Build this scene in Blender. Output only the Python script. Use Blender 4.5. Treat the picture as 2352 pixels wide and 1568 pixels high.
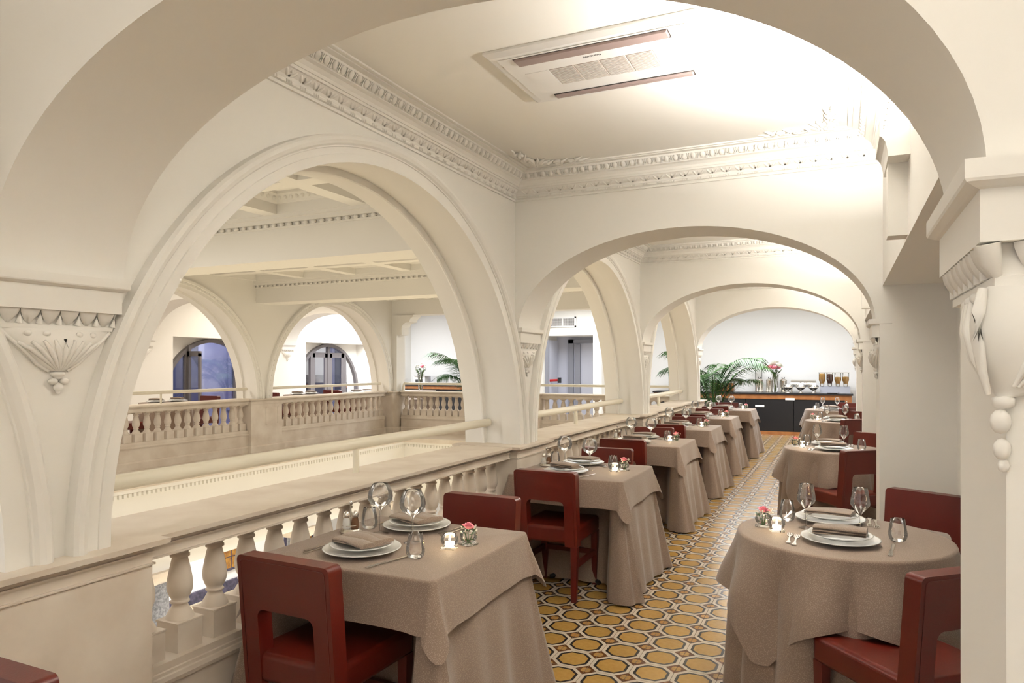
import bpy, bmesh, math, random
from math import sin, cos, pi, sqrt, radians
from mathutils import Vector, Matrix
random.seed(7)
for o in list(bpy.data.objects): bpy.data.objects.remove(o)
SC = bpy.context.scene
C = SC.collection

# ------------------------------------------------------------------ camera
EYE = 1.492
cam = bpy.data.cameras.new('camera')
cam_o = bpy.data.objects.new('camera', cam); C.objects.link(cam_o)
cam.sensor_width = 36.0
cam.lens = 1622.0 / 2352.0 * 36.0
cam.shift_y = (838.4 - 784.0) / 2352.0
cam.clip_start = 0.02
cam_o.location = (0, 0, EYE)
cam_o.rotation_euler = (pi / 2, 0, 0.4365)
SC.camera = cam_o

# ------------------------------------------------------------------ world, exposure
w = bpy.data.worlds.new('world'); SC.world = w; w.use_nodes = True
w.node_tree.nodes['Background'].inputs[0].default_value = (1.0, 0.965, 0.915, 1)
w.node_tree.nodes['Background'].inputs[1].default_value = 0.60
SC.view_settings.view_transform = 'Standard'
SC.view_settings.look = 'None'
SC.view_settings.exposure = 0.74
SC.view_settings.gamma = 1.0
SC.view_settings.use_curve_mapping = False

def area(name, loc, rot, sx, sy, power, col=(1, 0.9, 0.76)):
    l = bpy.data.lights.new(name, 'AREA'); l.shape = 'RECTANGLE'; l.size = sx; l.size_y = sy
    l.energy = power; l.color = col
    o = bpy.data.objects.new(name, l); C.objects.link(o)
    o.location = loc; o.rotation_euler = rot
    return o

# grid of the building: pier lines along the gallery (Y), our gallery X -2.18 .. 0.2, atrium, far gallery
PIER = [1.37, 4.93, 8.49, 12.05]
P = 3.56
HT = 0.205            # half thickness of the cross arches
XL, XLB = -2.18, -2.62  # our arcade wall: gallery face, atrium face
XR = 0.205
XF, XFB = -8.30, -8.72  # far arcade wall: atrium face, gallery face
XO = -11.1            # outer wall of far gallery
YE = 17.0             # end wall
ZC = 2.88             # gallery ceiling

# lights the place has: trough uplights on the right wall (lamp part sits in its builder), ceiling lights
# of the end gallery, of the far gallery and of the hall below; the atrium one is added fill
area('end_gallery_light', (-1.2, 14.2, 2.82), (0, 0, 0), 1.8, 1.6, 100, (0.96, 0.98, 1.0))
area('end_gallery_light_middle', (-5.2, 14.2, 2.82), (0, 0, 0), 2.2, 1.6, 48, (0.93, 0.96, 1.0))
area('end_gallery_light_corner', (-9.9, 14.0, 2.82), (0, 0, 0), 1.8, 1.6, 100, (0.93, 0.96, 1.0))
area('far_gallery_light', (-9.9, 6.7, 2.82), (0, 0, 0), 1.2, 1.6, 28)
area('far_gallery_light_middle', (-9.9, 10.3, 2.82), (0, 0, 0), 1.2, 1.6, 28)
area('atrium_fill', (-5.6, 2.5, 2.7), (0, radians(0), 0), 2.5, 1.6, 38, (1, 0.97, 0.93))  # unseen fill, added to lighten the atrium
area('near_bay_uplight', (0.15, -0.41, 2.36), (pi, 0, 0), 0.07, 0.28, 30, (1, 0.965, 0.91))
area('lower_hall_light', (-5.0, 8.0, -0.9), (0, 0, 0), 3.0, 5.0, 200, (1, 0.98, 0.96))
area('lower_aisle_light', (-10.0, 9.0, -0.6), (0, 0, 0), 2.0, 6.0, 150, (0.97, 0.98, 1.0))

# ------------------------------------------------------------------ materials
MAT = {}
SC.cycles.transparent_max_bounces = 32
def mat(name, col=(0.8, 0.8, 0.8), rough=0.5, metal=0.0, spec=0.5, emit=None, es=0.0, bump=None, var=None, sheen=0, coat=0, trans=0):
    m = bpy.data.materials.new(name); m.use_nodes = True
    nt = m.node_tree; b = nt.nodes['Principled BSDF']
    b.inputs['Base Color'].default_value = (*col, 1)
    b.inputs['Roughness'].default_value = rough
    b.inputs['Metallic'].default_value = metal
    b.inputs['Specular IOR Level'].default_value = spec
    if coat: b.inputs['Coat Weight'].default_value = coat
    if sheen: b.inputs['Sheen Weight'].default_value = sheen
    if emit:
        b.inputs['Emission Color'].default_value = (*emit, 1); b.inputs['Emission Strength'].default_value = es
    tc = nt.nodes.new('ShaderNodeTexCoord')
    if var:   # (scale, colour2, detail)
        n = nt.nodes.new('ShaderNodeTexNoise'); n.inputs['Scale'].default_value = var[0]; n.inputs['Detail'].default_value = var[2]
        nt.links.new(tc.outputs['Object'], n.inputs['Vector'])
        r = nt.nodes.new('ShaderNodeValToRGB')
        r.color_ramp.elements[0].position = 0.35; r.color_ramp.elements[1].position = 0.68
        r.color_ramp.elements[0].color = (*var[1], 1); r.color_ramp.elements[1].color = (*col, 1)
        nt.links.new(n.outputs['Fac'], r.inputs['Fac']); nt.links.new(r.outputs['Color'], b.inputs['Base Color'])
    if bump:  # (scale, strength)
        n = nt.nodes.new('ShaderNodeTexNoise'); n.inputs['Scale'].default_value = bump[0]; n.inputs['Detail'].default_value = 4
        nt.links.new(tc.outputs['Object'], n.inputs['Vector'])
        bp = nt.nodes.new('ShaderNodeBump'); bp.inputs['Strength'].default_value = bump[1]; bp.inputs['Distance'].default_value = 0.004
        nt.links.new(n.outputs['Fac'], bp.inputs['Height']); nt.links.new(bp.outputs['Normal'], b.inputs['Normal'])
    MAT[name] = m
    return m

mat('plaster', (0.885, 0.86, 0.808), 0.75, spec=0.2, bump=(14, 0.08))
mat('white_wall', (0.86, 0.86, 0.86), 0.7, spec=0.2)
mat('stone', (0.78, 0.705, 0.61), 0.6, spec=0.25, var=(4, (0.665, 0.575, 0.48), 7), bump=(30, 0.12))
mat('cream_metal', (0.80, 0.75, 0.62), 0.4)
mat('leather', (0.100, 0.010, 0.004), 0.36, spec=0.45, bump=(220, 0.08), var=(6, (0.088, 0.008, 0.0035), 3))
mat('red_wood', (0.085, 0.008, 0.004), 0.4, spec=0.4)
mat('porcelain', (0.80, 0.81, 0.80), 0.18, coat=0.3)
mat('silver', (0.72, 0.69, 0.64), 0.22, metal=1.0)
mat('wood', (0.36, 0.145, 0.045), 0.4, var=(9, (0.27, 0.10, 0.03), 5))
mat('black_panel', (0.012, 0.012, 0.014), 0.3)
mat('dark_metal', (0.06, 0.06, 0.065), 0.35, metal=0.5)
mat('leaf', (0.045, 0.13, 0.018), 0.45, var=(3, (0.02, 0.075, 0.012), 2))
mat('leaf_dark', (0.03, 0.085, 0.018), 0.5)
mat('stem', (0.10, 0.15, 0.03), 0.5)
mat('pink', (0.95, 0.36, 0.44), 0.55)
mat('petal_white', (0.85, 0.83, 0.74), 0.6)
mat('wax', (0.95, 0.90, 0.80), 0.5, emit=(1, 0.82, 0.55), es=4)  # emission stands in for the flame's glow through the wax
mat('flame', (1, 0.8, 0.4), 0.5, emit=(1, 0.72, 0.36), es=70)
mat('plastic', (0.84, 0.82, 0.80), 0.35)
mat('vane', (0.33, 0.25, 0.235), 0.35)
mat('dark_slot', (0.06, 0.05, 0.045), 0.6)
mat('grille', (0.42, 0.34, 0.29), 0.5)
mat('print', (0.10, 0.09, 0.10), 0.5)
mat('window_frame', (0.17, 0.155, 0.16), 0.45)
mat('grey_door', (0.30, 0.31, 0.36), 0.5)
mat('pale_door', (0.62, 0.64, 0.74), 0.5)
mat('red_plastic', (0.55, 0.03, 0.03), 0.4)
mat('facade', (0.30, 0.30, 0.42), 0.8, var=(2, (0.20, 0.20, 0.33), 6))
mat('facade_dark', (0.045, 0.05, 0.10), 0.5)
mat('granite', (0.27, 0.27, 0.28), 0.4, var=(40, (0.12, 0.12, 0.13), 8))
mat('blue_marble', (0.10, 0.09, 0.15), 0.3, var=(12, (0.03, 0.03, 0.06), 6))
mat('yellow_marble', (0.78, 0.70, 0.52), 0.35, var=(4, (0.60, 0.49, 0.30), 6))
mat('amber_glass', (0.45, 0.24, 0.05), 0.2, var=(10, (0.22, 0.09, 0.03), 3))
mat('soil', (0.03, 0.02, 0.015), 0.9)
mat('pot', (0.03, 0.03, 0.03), 0.4)
mat('cereal_gold', (0.62, 0.36, 0.08), 0.7, bump=(60, 0.8))
mat('cereal_dark', (0.11, 0.035, 0.02), 0.7, bump=(60, 0.8))
mat('pepper', (0.16, 0.075, 0.035), 0.7)
mat('salt', (0.85, 0.85, 0.83), 0.7)
mat('table_steel', (0.05, 0.05, 0.055), 0.4, metal=0.6)
mat('beige_top', (0.45, 0.36, 0.28), 0.6)

def cloth_mat(name, c1, c2):
    m = bpy.data.materials.new(name); m.use_nodes = True; nt = m.node_tree; b = nt.nodes['Principled BSDF']
    b.inputs['Roughness'].default_value = 0.62; b.inputs['Sheen Weight'].default_value = 0.25
    b.inputs['Specular IOR Level'].default_value = 0.3
    tc = nt.nodes.new('ShaderNodeTexCoord'); v = nt.nodes.new('ShaderNodeTexVoronoi'); v.inputs['Scale'].default_value = 250
    nt.links.new(tc.outputs['Object'], v.inputs['Vector'])
    r = nt.nodes.new('ShaderNodeValToRGB'); r.color_ramp.elements[0].position = 0.30; r.color_ramp.elements[1].position = 0.42
    r.color_ramp.elements[0].color = (*c2, 1); r.color_ramp.elements[1].color = (*c1, 1)
    nt.links.new(v.outputs['Distance'], r.inputs['Fac']); nt.links.new(r.outputs['Color'], b.inputs['Base Color'])
    bp = nt.nodes.new('ShaderNodeBump'); bp.inputs['Strength'].default_value = 0.25; bp.inputs['Distance'].default_value = 0.001
    nt.links.new(v.outputs['Distance'], bp.inputs['Height']); nt.links.new(bp.outputs['Normal'], b.inputs['Normal'])
    MAT[name] = m
cloth_mat('cloth', (0.225, 0.160, 0.118), (0.315, 0.238, 0.183))
cloth_mat('napkin', (0.23, 0.168, 0.125), (0.31, 0.24, 0.185))

def glass_mat(name, tint, refl, blend=0.35):
    m = bpy.data.materials.new(name); m.use_nodes = True; nt = m.node_tree
    nt.nodes.remove(nt.nodes['Principled BSDF']); out = nt.nodes['Material Output']
    t = nt.nodes.new('ShaderNodeBsdfTransparent'); t.inputs[0].default_value = (*tint, 1)
    g = nt.nodes.new('ShaderNodeBsdfGlossy'); g.inputs['Roughness'].default_value = 0.03; g.inputs[0].default_value = (1, 1, 1, 1)
    lw = nt.nodes.new('ShaderNodeLayerWeight'); lw.inputs['Blend'].default_value = blend
    mp = nt.nodes.new('ShaderNodeMath'); mp.operation = 'MULTIPLY_ADD'; mp.inputs[1].default_value = refl; mp.inputs[2].default_value = 0.04
    nt.links.new(lw.outputs['Fresnel'], mp.inputs[0])
    mx = nt.nodes.new('ShaderNodeMixShader')
    nt.links.new(mp.outputs[0], mx.inputs[0]); nt.links.new(t.outputs[0], mx.inputs[1]); nt.links.new(g.outputs[0], mx.inputs[2])
    nt.links.new(mx.outputs[0], out.inputs['Surface'])
    MAT[name] = m
glass_mat('glass', (0.985, 0.982, 0.975), 0.9)
glass_mat('pane', (0.86, 0.88, 0.93), 0.6, 0.3)

def tile_mat(name, border=False):
    """cement tile print on each tile's own UV square: gold octagon, black and white rings, brown corner flowers"""
    m = bpy.data.materials.new(name); m.use_nodes = True; nt = m.node_tree; L = nt.links
    b = nt.nodes['Principled BSDF']; b.inputs['Roughness'].default_value = 0.23; b.inputs['Specular IOR Level'].default_value = 0.5
    tc = nt.nodes.new('ShaderNodeTexCoord'); sp = nt.nodes.new('ShaderNodeSeparateXYZ'); L.new(tc.outputs['UV'], sp.inputs[0])
    def mth(op, a, c=None, d=None):
        n = nt.nodes.new('ShaderNodeMath'); n.operation = op
        for i, v in enumerate((a, c, d)):
            if v is None: continue
            if isinstance(v, (int, float)): n.inputs[i].default_value = v
            else: L.new(v, n.inputs[i])
        return n.outputs[0]
    ax = mth('ABSOLUTE', mth('SUBTRACT', sp.outputs[0], 0.5)); ay = mth('ABSOLUTE', mth('SUBTRACT', sp.outputs[1], 0.5))
    o = mth('MAXIMUM', mth('MAXIMUM', ax, ay), mth('MULTIPLY', mth('ADD', ax, ay), 0.685))
    qx = mth('SUBTRACT', 0.5, ax); qy = mth('SUBTRACT', 0.5, ay)
    # flower: lobes towards the diagonals of the corner square
    s = mth('ADD', qx, qy); dd = mth('ABSOLUTE', mth('SUBTRACT', qx, qy))
    fl = mth('ADD', mth('MULTIPLY', s, 0.75), mth('MULTIPLY', dd, 0.55))
    wv = mth('MULTIPLY', mth('SINE', mth('MULTIPLY', dd, 70)), 0.012)
    petal = mth('LESS_THAN', mth('ADD', fl, wv), 0.155)
    nz = nt.nodes.new('ShaderNodeTexNoise'); nz.inputs['Scale'].default_value = 9; nz.inputs['Detail'].default_value = 6
    L.new(tc.outputs['UV'], nz.inputs['Vector'])
    oi = nt.nodes.new('ShaderNodeObjectInfo')
    def mix(f, c1, c2):
        n = nt.nodes.new('ShaderNodeMix'); n.data_type = 'RGBA'
        if isinstance(f, float): n.inputs[0].default_value = f
        else: L.new(f, n.inputs[0])
        for i, c in ((6, c1), (7, c2)):
            if isinstance(c, tuple): n.inputs[i].default_value = (*c, 1)
            else: L.new(c, n.inputs[i])
        return n.outputs[2]
    gold = mix(nz.outputs['Fac'], (0.33, 0.18, 0.040), (0.47, 0.29, 0.085))
    white = (0.58, 0.50, 0.40); black = (0.022, 0.020, 0.018); brown = (0.115, 0.045, 0.016)
    flower = mix(petal, brown, (0.40, 0.225, 0.07))
    c = mix(mth('GREATER_THAN', o, 0.346), gold, black)
    c = mix(mth('GREATER_THAN', o, 0.412), c, white)
    c = mix(mth('GREATER_THAN', o, 0.5005), c, flower)
    edge = mth('GREATER_THAN', mth('MAXIMUM', ax, ay), 0.494)
    c = mix(edge, c, (0.22, 0.17, 0.12))
    if border:
        c = mix(mth('GREATER_THAN', mth('FRACT', mth('MULTIPLY', sp.outputs[1], 3.0)), 0.5), (0.05, 0.045, 0.03), (0.30, 0.18, 0.05))
    L.new(c, b.inputs['Base Color'])
    MAT[name] = m
tile_mat('tile'); tile_mat('tile_border', True)

# ------------------------------------------------------------------ mesh builder
class MB:
    def __init__(s): s.v = []; s.f = []; s.sm = []; s.uv = None
    def add(s, vs, fs, smooth=False):
        n = len(s.v); s.v += [tuple(p) for p in vs]
        for f in fs: s.f.append(tuple(i + n for i in f)); s.sm.append(smooth)
        return s
    def box(s, x0, x1, y0, y1, z0, z1):
        return s.add([(x0, y0, z0), (x1, y0, z0), (x1, y1, z0), (x0, y1, z0), (x0, y0, z1), (x1, y0, z1), (x1, y1, z1), (x0, y1, z1)],
                     [(0, 3, 2, 1), (4, 5, 6, 7), (0, 1, 5, 4), (1, 2, 6, 5), (2, 3, 7, 6), (3, 0, 4, 7)])
    def rings(s, rs, closed=True, smooth=False, cap0=True, cap1=True):
        n = len(rs[0]); vs = [p for r in rs for p in r]; fs = []
        for i in range(len(rs) - 1):
            for j in range(n if closed else n - 1):
                k = (j + 1) % n
                fs.append((i * n + j, i * n + k, (i + 1) * n + k, (i + 1) * n + j))
        s.add(vs, fs, smooth)
        if closed and cap0: s.add(rs[0], [tuple(reversed(range(n)))])
        if closed and cap1: s.add(rs[-1], [tuple(range(n))])
        return s
    def mold(s, x0, x1, y0, y1, prof, kx=1, ky=1):
        return s.rings([[(x0 - o * kx, y0 - o * ky, z), (x1 + o * kx, y0 - o * ky, z), (x1 + o * kx, y1 + o * ky, z), (x0 - o * kx, y1 + o * ky, z)] for o, z in prof])
    def lathe(s, prof, c=(0, 0, 0), n=24, smooth=True, cap0=True, cap1=True):
        return s.rings([[(c[0] + r * cos(2 * pi * j / n), c[1] + r * sin(2 * pi * j / n), c[2] + z) for j in range(n)] for r, z in prof], True, smooth, cap0, cap1)
    def tube(s, pts, r, n=8, smooth=True, caps=True):
        rs = []; up = Vector((0, 0, 1)); pts = [Vector(p) for p in pts]
        rr = r if isinstance(r, (list, tuple)) else [r] * len(pts)
        for i, p in enumerate(pts):
            t = (pts[min(i + 1, len(pts) - 1)] - pts[max(i - 1, 0)]).normalized()
            a = t.cross(up)
            if a.length < 1e-3: a = t.cross(Vector((1, 0, 0)))
            a.normalize(); b = t.cross(a).normalized()
            rs.append([tuple(p + a * rr[i] * cos(2 * pi * j / n) + b * rr[i] * sin(2 * pi * j / n)) for j in range(n)])
        return s.rings(rs, True, smooth, caps, caps)
    def prism(s, poly, d0, d1, ax='y'):
        """closed 2-D outline (a,b) extruded between d0 and d1 along axis ax"""
        g = {'y': lambda a, b, d: (a, d, b), 'x': lambda a, b, d: (d, a, b), 'z': lambda a, b, d: (a, b, d)}[ax]
        return s.rings([[g(a, b, d0) for a, b in poly], [g(a, b, d1) for a, b in poly]])
    def ball(s, c, rx, ry=None, rz=None, n=10, m=6):
        ry = rx if ry is None else ry; rz = rx if rz is None else rz
        rs = []
        for i in range(m + 1):
            t = pi * i / m; k = max(sin(t), 0.02)
            rs.append([(c[0] + rx * k * cos(2 * pi * j / n), c[1] + ry * k * sin(2 * pi * j / n), c[2] - rz * cos(t)) for j in range(n)])
        return s.rings(rs, True, True)
    def mesh(s, name):
        me = bpy.data.meshes.new(name); me.from_pydata(s.v, [], s.f)
        me.polygons.foreach_set('use_smooth', s.sm); me.update()
        return me
    def build(s, name, m, parent=None, bevel=0, seg=2, fix=True):
        me = s.mesh(name)
        if fix:
            bm = bmesh.new(); bm.from_mesh(me); bmesh.ops.recalc_face_normals(bm, faces=bm.faces); bm.to_mesh(me); bm.free()
        return link(name, me, m, parent, bevel, seg)

def link(name, me, m, parent=None, bevel=0, seg=2):
    if m and not me.materials: me.materials.append(MAT[m])
    o = bpy.data.objects.new(name, me); C.objects.link(o)
    if parent: o.parent = parent
    if bevel:
        b = o.modifiers.new('bevel', 'BEVEL'); b.width = bevel; b.segments = seg; b.limit_method = 'ANGLE'; b.angle_limit = radians(40)
        for p in me.polygons: p.use_smooth = True
        wn = o.modifiers.new('wn', 'WEIGHTED_NORMAL'); wn.keep_sharp = True
    return o
def tag(o, label, cat, group=None):
    o['label'] = label; o['category'] = cat
    if group: o['group'] = group
    return o
def thing(name, label, cat, loc=(0, 0, 0), rz=0.0, group=None):
    o = bpy.data.objects.new(name, None); C.objects.link(o); o.empty_display_size = 0.05
    o.location = loc; o.rotation_euler = (0, 0, rz)
    return tag(o, label, cat, group)
def struct(name, mb, m, parent=None, **k):
    o = mb.build(name, m, parent, **k)
    if parent is None: o['kind'] = 'structure'
    return o
def copy_tree(src, loc, rz, label, group=None):
    r = src.copy(); C.objects.link(r); r.location = loc; r.rotation_euler = (0, 0, rz); r['label'] = label
    if group: r['group'] = group
    def rec(a, b):
        for ch in a.children:
            c = ch.copy(); C.objects.link(c); c.parent = b; rec(ch, c)
    rec(src, r)
    return r
def kid(me, name, parent, m, loc=(0, 0, 0), rot=(0, 0, 0), sc=(1, 1, 1)):
    o = link(name, me, m, parent); o.location = loc; o.rotation_euler = rot; o.scale = sc
    return o
ORD = ['first', 'second', 'third', 'fourth', 'fifth', 'sixth', 'seventh', 'eighth']

def arch_wall(mb, plane0, plane1, c, rx, rz, zs, e0, e1, ztop, axis, n=40, zbot=None):
    """wall slab with a round-headed hole. axis 'x': slab normal is X, arch runs along Y ; axis 'y': normal is Y, arch along X"""
    g = (lambda a, z, d: (d, a, z)) if axis == 'x' else (lambda a, z, d: (a, d, z))
    arc = [(c - rx * cos(pi * i / n), zs + rz * sin(pi * i / n)) for i in range(n + 1)]
    zb = zs if zbot is None else zbot
    line = [(e0, zb)] + ([(c - rx, zb)] if True else []) + arc + [(c + rx, zb), (e1, zb)]
    top = [(a, ztop) for a, z in line]
    for d in (plane0, plane1):
        vs = [g(a, z, d) for a, z in line] + [g(a, z, d) for a, z in top]; k = len(line)
        mb.add(vs, [(i, i + 1, k + i + 1, k + i) for i in range(k - 1) if abs(line[i][0] - line[i + 1][0]) > 1e-6])
    vs = [g(a, z, plane0) for a, z in arc] + [g(a, z, plane1) for a, z in arc]; k = n + 1
    mb.add(vs, [(i, i + 1, k + i + 1, k + i) for i in range(n)], True)
    for a in (e0, e1): mb.add([g(a, zb, plane0), g(a, ztop, plane0), g(a, ztop, plane1), g(a, zb, plane1)], [(0, 1, 2, 3)])
    mb.add([g(e0, ztop, plane0), g(e1, ztop, plane0), g(e1, ztop, plane1), g(e0, ztop, plane1)], [(0, 1, 2, 3)])
def arch_sweep(mb, prof, yc, zs, n=48, a0=0.0, a1=pi, smooth=True):
    """profile of (radius, x) swept round an arch standing in the YZ plane"""
    rs = []
    for i in range(n + 1):
        t = a0 + (a1 - a0) * i / n
        rs.append([(x, yc - r * cos(t), zs + r * sin(t)) for r, x in prof])
    for j in range(len(prof) - 1):      # one strip per profile edge keeps the fillets crisp
        vs = [q for r in rs for q in (r[j], r[j + 1])]
        mb.add(vs, [(2 * i, 2 * i + 1, 2 * i + 3, 2 * i + 2) for i in range(n)], smooth)

# ================================================================== STRUCTURE: our gallery
fl = struct('floor', MB().box(-2.75, 0.62, -7.0, YE, -0.12, -0.016), 'stone')
TX0, TY0, TS = -1.2356, 3.1888, 0.2
def tile_mesh():
    h = TS / 2 - 0.0008
    mb = MB().box(-h, h, -h, h, -0.015, 0.0); me = mb.mesh('tile')
    uv = me.uv_layers.new(name='UVMap')
    for lp in me.loops:
        v = me.vertices[lp.vertex_index].co; uv.data[lp.index].uv = (v.x / TS + 0.5, v.y / TS + 0.5)
    return me
TM = tile_mesh(); TM.materials.append(MAT['tile'])
TMB = tile_mesh(); TMB.materials.append(MAT['tile_border'])
near, rest, restb = [], [], []
for i in range(-5, 10):
    for j in range(-48, 70):
        x, y = TX0 + i * TS, TY0 + j * TS
        if x < -2.1 or x > 0.61 or y > YE - 0.1: continue
        if x < -1.99: restb.append((x, y)); continue
        vis = (-1.4 < x < -0.25 and 2.35 < y < 9.3) or (-2.0 < x < -1.3 and 3.2 < y < 4.6)
        (near if vis and len(near) < 296 else rest).append((x, y))
for x, y in near: kid(TM, 'tile', fl, None, (x, y, 0))
def tiles_joined(name, pts, m):
    vs, fs, uvs = [], [], []
    h = TS / 2 - 0.0008
    for x, y in pts:
        n = len(vs); vs += [(x - h, y - h, 0), (x + h, y - h, 0), (x + h, y + h, 0), (x - h, y + h, 0)]
        fs.append((n, n + 1, n + 2, n + 3)); uvs += [(0.004, 0.004), (0.996, 0.004), (0.996, 0.996), (0.004, 0.996)]
    me = bpy.data.meshes.new(name); me.from_pydata(vs, [], fs); uv = me.uv_layers.new(name='UVMap')
    for k, q in enumerate(uvs): uv.data[k].uv = q
    o = link(name, me, m, fl); o['kind'] = 'stuff'
tiles_joined('tile_field', rest, 'tile'); tiles_joined('tile_border', restb, 'tile_border')

# ---- arcade wall between gallery and atrium (three arches seen and the one at the left edge)
RA, ZS = 1.62, 0.90
mb = MB(); trims = []
SOFFIT = [(RA, XL), (RA, XL - 0.125), (RA + 0.03, XL - 0.13), (RA + 0.03, XL - 0.27), (RA - 0.006, XL - 0.275), (RA - 0.010, XL - 0.285),
          (RA - 0.006, XL - 0.295), (RA, XL - 0.30), (RA, XLB)]
def arcade(mb, x0, x1, prof, centres, zs, ztop, y0, y1, n=56):
    for yc in centres:
        a = max(yc - P / 2, y0); b = min(yc + P / 2, y1)
        arc = [(yc - RA * cos(pi * i / n), zs + RA * sin(pi * i / n)) for i in range(n + 1)]
        for d in (x0, x1):
            ln = [(a, zs)] + arc + [(b, zs)]; k = len(ln)
            mb.add([(d, y, z) for y, z in ln] + [(d, y, ztop) for y, z in ln], [(i, i + 1, k + i + 1, k + i) for i in range(k - 1)])
        arch_sweep(mb, prof, yc, zs, n)
        mb.add([(x0, a, ztop), (x0, b, ztop), (x1, b, ztop), (x1, a, ztop)], [(0, 1, 2, 3)])
ACEN = [PIER[0] - P / 2, PIER[0] + P / 2, PIER[1] + P / 2, PIER[2] + P / 2]
arcade(mb, XL, XLB, SOFFIT, ACEN, ZS, 3.1, -2.3, 20)
mb.box(XLB, XL, PIER[3], PIER[3] + 0.2, ZS, 3.1)
mb.box(XLB, XL, PIER[3] + 0.2, 12.26, 2.5, 3.1)
struct('wall_left', mb, 'plaster')
ARCHV = [(0, 0), (0, 0.026), (0.040, 0.026), (0.042, 0.021), (0.072, 0.021), (0.074, 0.028), (0.080, 0.028), (0.088, 0.040),
         (0.104, 0.048), (0.120, 0.046), (0.130, 0.036), (0.134, 0.0)]
for i, yc in enumerate(ACEN):
    mb = MB(); arch_sweep(mb, [(RA + r, XL + h) for r, h in ARCHV], yc, ZS, 64)
    struct('trim_%d' % (i + 1), mb, 'plaster')

# ---- cross arches
AC, AR, AZ, ARISE = -0.985, 1.168, 1.755, 0.655
for k, yk in enumerate(PIER):
    mb = MB(); arch_wall(mb, yk - HT, yk + HT, AC, AR, ARISE, AZ, XL, XR, 3.1, 'y', 56)
    struct('wall_arch_%d' % (k + 1), mb, 'plaster')
# ---- right wall: piers, recessed side bays with a soffit, upper wall
mb = MB()
for k, yk in enumerate(PIER):
    mb.box(XR, 0.9, yk - HT, yk + HT, 0, 3.1)
ys = [PIER[0] - P] + PIER + [YE]
for a, b in zip(ys[1:-1], ys[2:]):
    a2, b2 = a + HT, b - (HT if b != YE else 0)
    mb.box(0.222, 0.9, a2, b2, 1.965, 3.1)
    mb.box(0.60, 0.9, a2, b2, 0, 1.965)
mb.box(0.60, 0.9, -7.0, PIER[0] - HT, 0, 3.1)
struct('wall_right', mb, 'plaster')
# ---- ceilings of the gallery bays
bays = [(PIER[i] + HT, PIER[i + 1] - HT) for i in range(3)]
for i, (a, b) in enumerate(bays):
    struct('ceiling_%d' % (i + 1), MB().box(XL - 0.02, XR + 0.03, a - 0.05, b + 0.05, ZC, ZC + 0.1), 'plaster')

struct('ceiling_9', MB().box(XL - 0.02, 0.9, -2.4, PIER[0] - HT + 0.05, ZC, ZC + 0.1), 'plaster')
# ---- cornices: moulded ring per bay + egg, leaf and bead pieces
CORN = [(0, 2.69), (0.012, 2.69), (0.012, 2.700), (0.005, 2.704), (0.005, 2.708), (0.016, 2.711), (0.018, 2.718), (0.016, 2.725), (0.010, 2.728),
        (0.016, 2.742), (0.030, 2.752), (0.044, 2.768), (0.054, 2.768), (0.054, 2.782), (0.060, 2.782), (0.064, 2.797), (0.080, 2.812),
        (0.098, 2.818), (0.098, 2.824), (0.106, 2.830), (0.122, 2.856), (0.130, 2.856), (0.130, 2.868), (0.164, 2.868), (0.164, 2.874),
        (0.176, 2.874), (0.176, 2.871), (0.190, 2.871), (0.190, ZC + 0.002)]
def egg_mesh():
    mb = MB(); mb.ball((0, 0, 0), 0.017, 0.010, 0.021, 10, 6)
    for sx in (-1, 1):      # husk rim on both sides of the egg
        mb.tube([(sx * (0.021 + 0.003 * cos(t)), 0.002, 0.022 * sin(t) - 0.001) for t in (-1.3, -0.6, 0.1, 0.8, 1.4)], 0.0035, 5)
    mb.tube([(0.0275, 0.004, 0.016), (0.0275, 0.005, -0.022)], [0.0015, 0.004], 5)
    me = mb.mesh('egg'); me.materials.append(MAT['plaster']); return me
def leaf_mesh():
    mb = MB()
    mb.tube([(0, 0.0, 0.022), (0, 0.006, 0.008), (0, 0.004, -0.012), (0, 0.0, -0.022)], [0.006, 0.010, 0.008, 0.002], 6)
    for sx in (-1, 1):
        mb.tube([(sx * 0.006, 0.0, -0.022), (sx * 0.018, 0.006, -0.006), (sx * 0.030, 0.005, 0.012), (sx * 0.038, 0.0, 0.022)], [0.002, 0.008, 0.009, 0.003], 6)
    me = mb.mesh('leaf_piece'); me.materials.append(MAT['plaster']); return me
def bead_mesh():
    mb = MB()
    for dx in (-0.014, 0, 0.014): mb.ball((dx, 0, 0), 0.005, 0.008, 0.008, 8, 4)
    me = mb.mesh('bead'); me.materials.append(MAT['plaster']); return me
EGG, LEAFP, BEAD = egg_mesh(), leaf_mesh(), bead_mesh()
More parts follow.
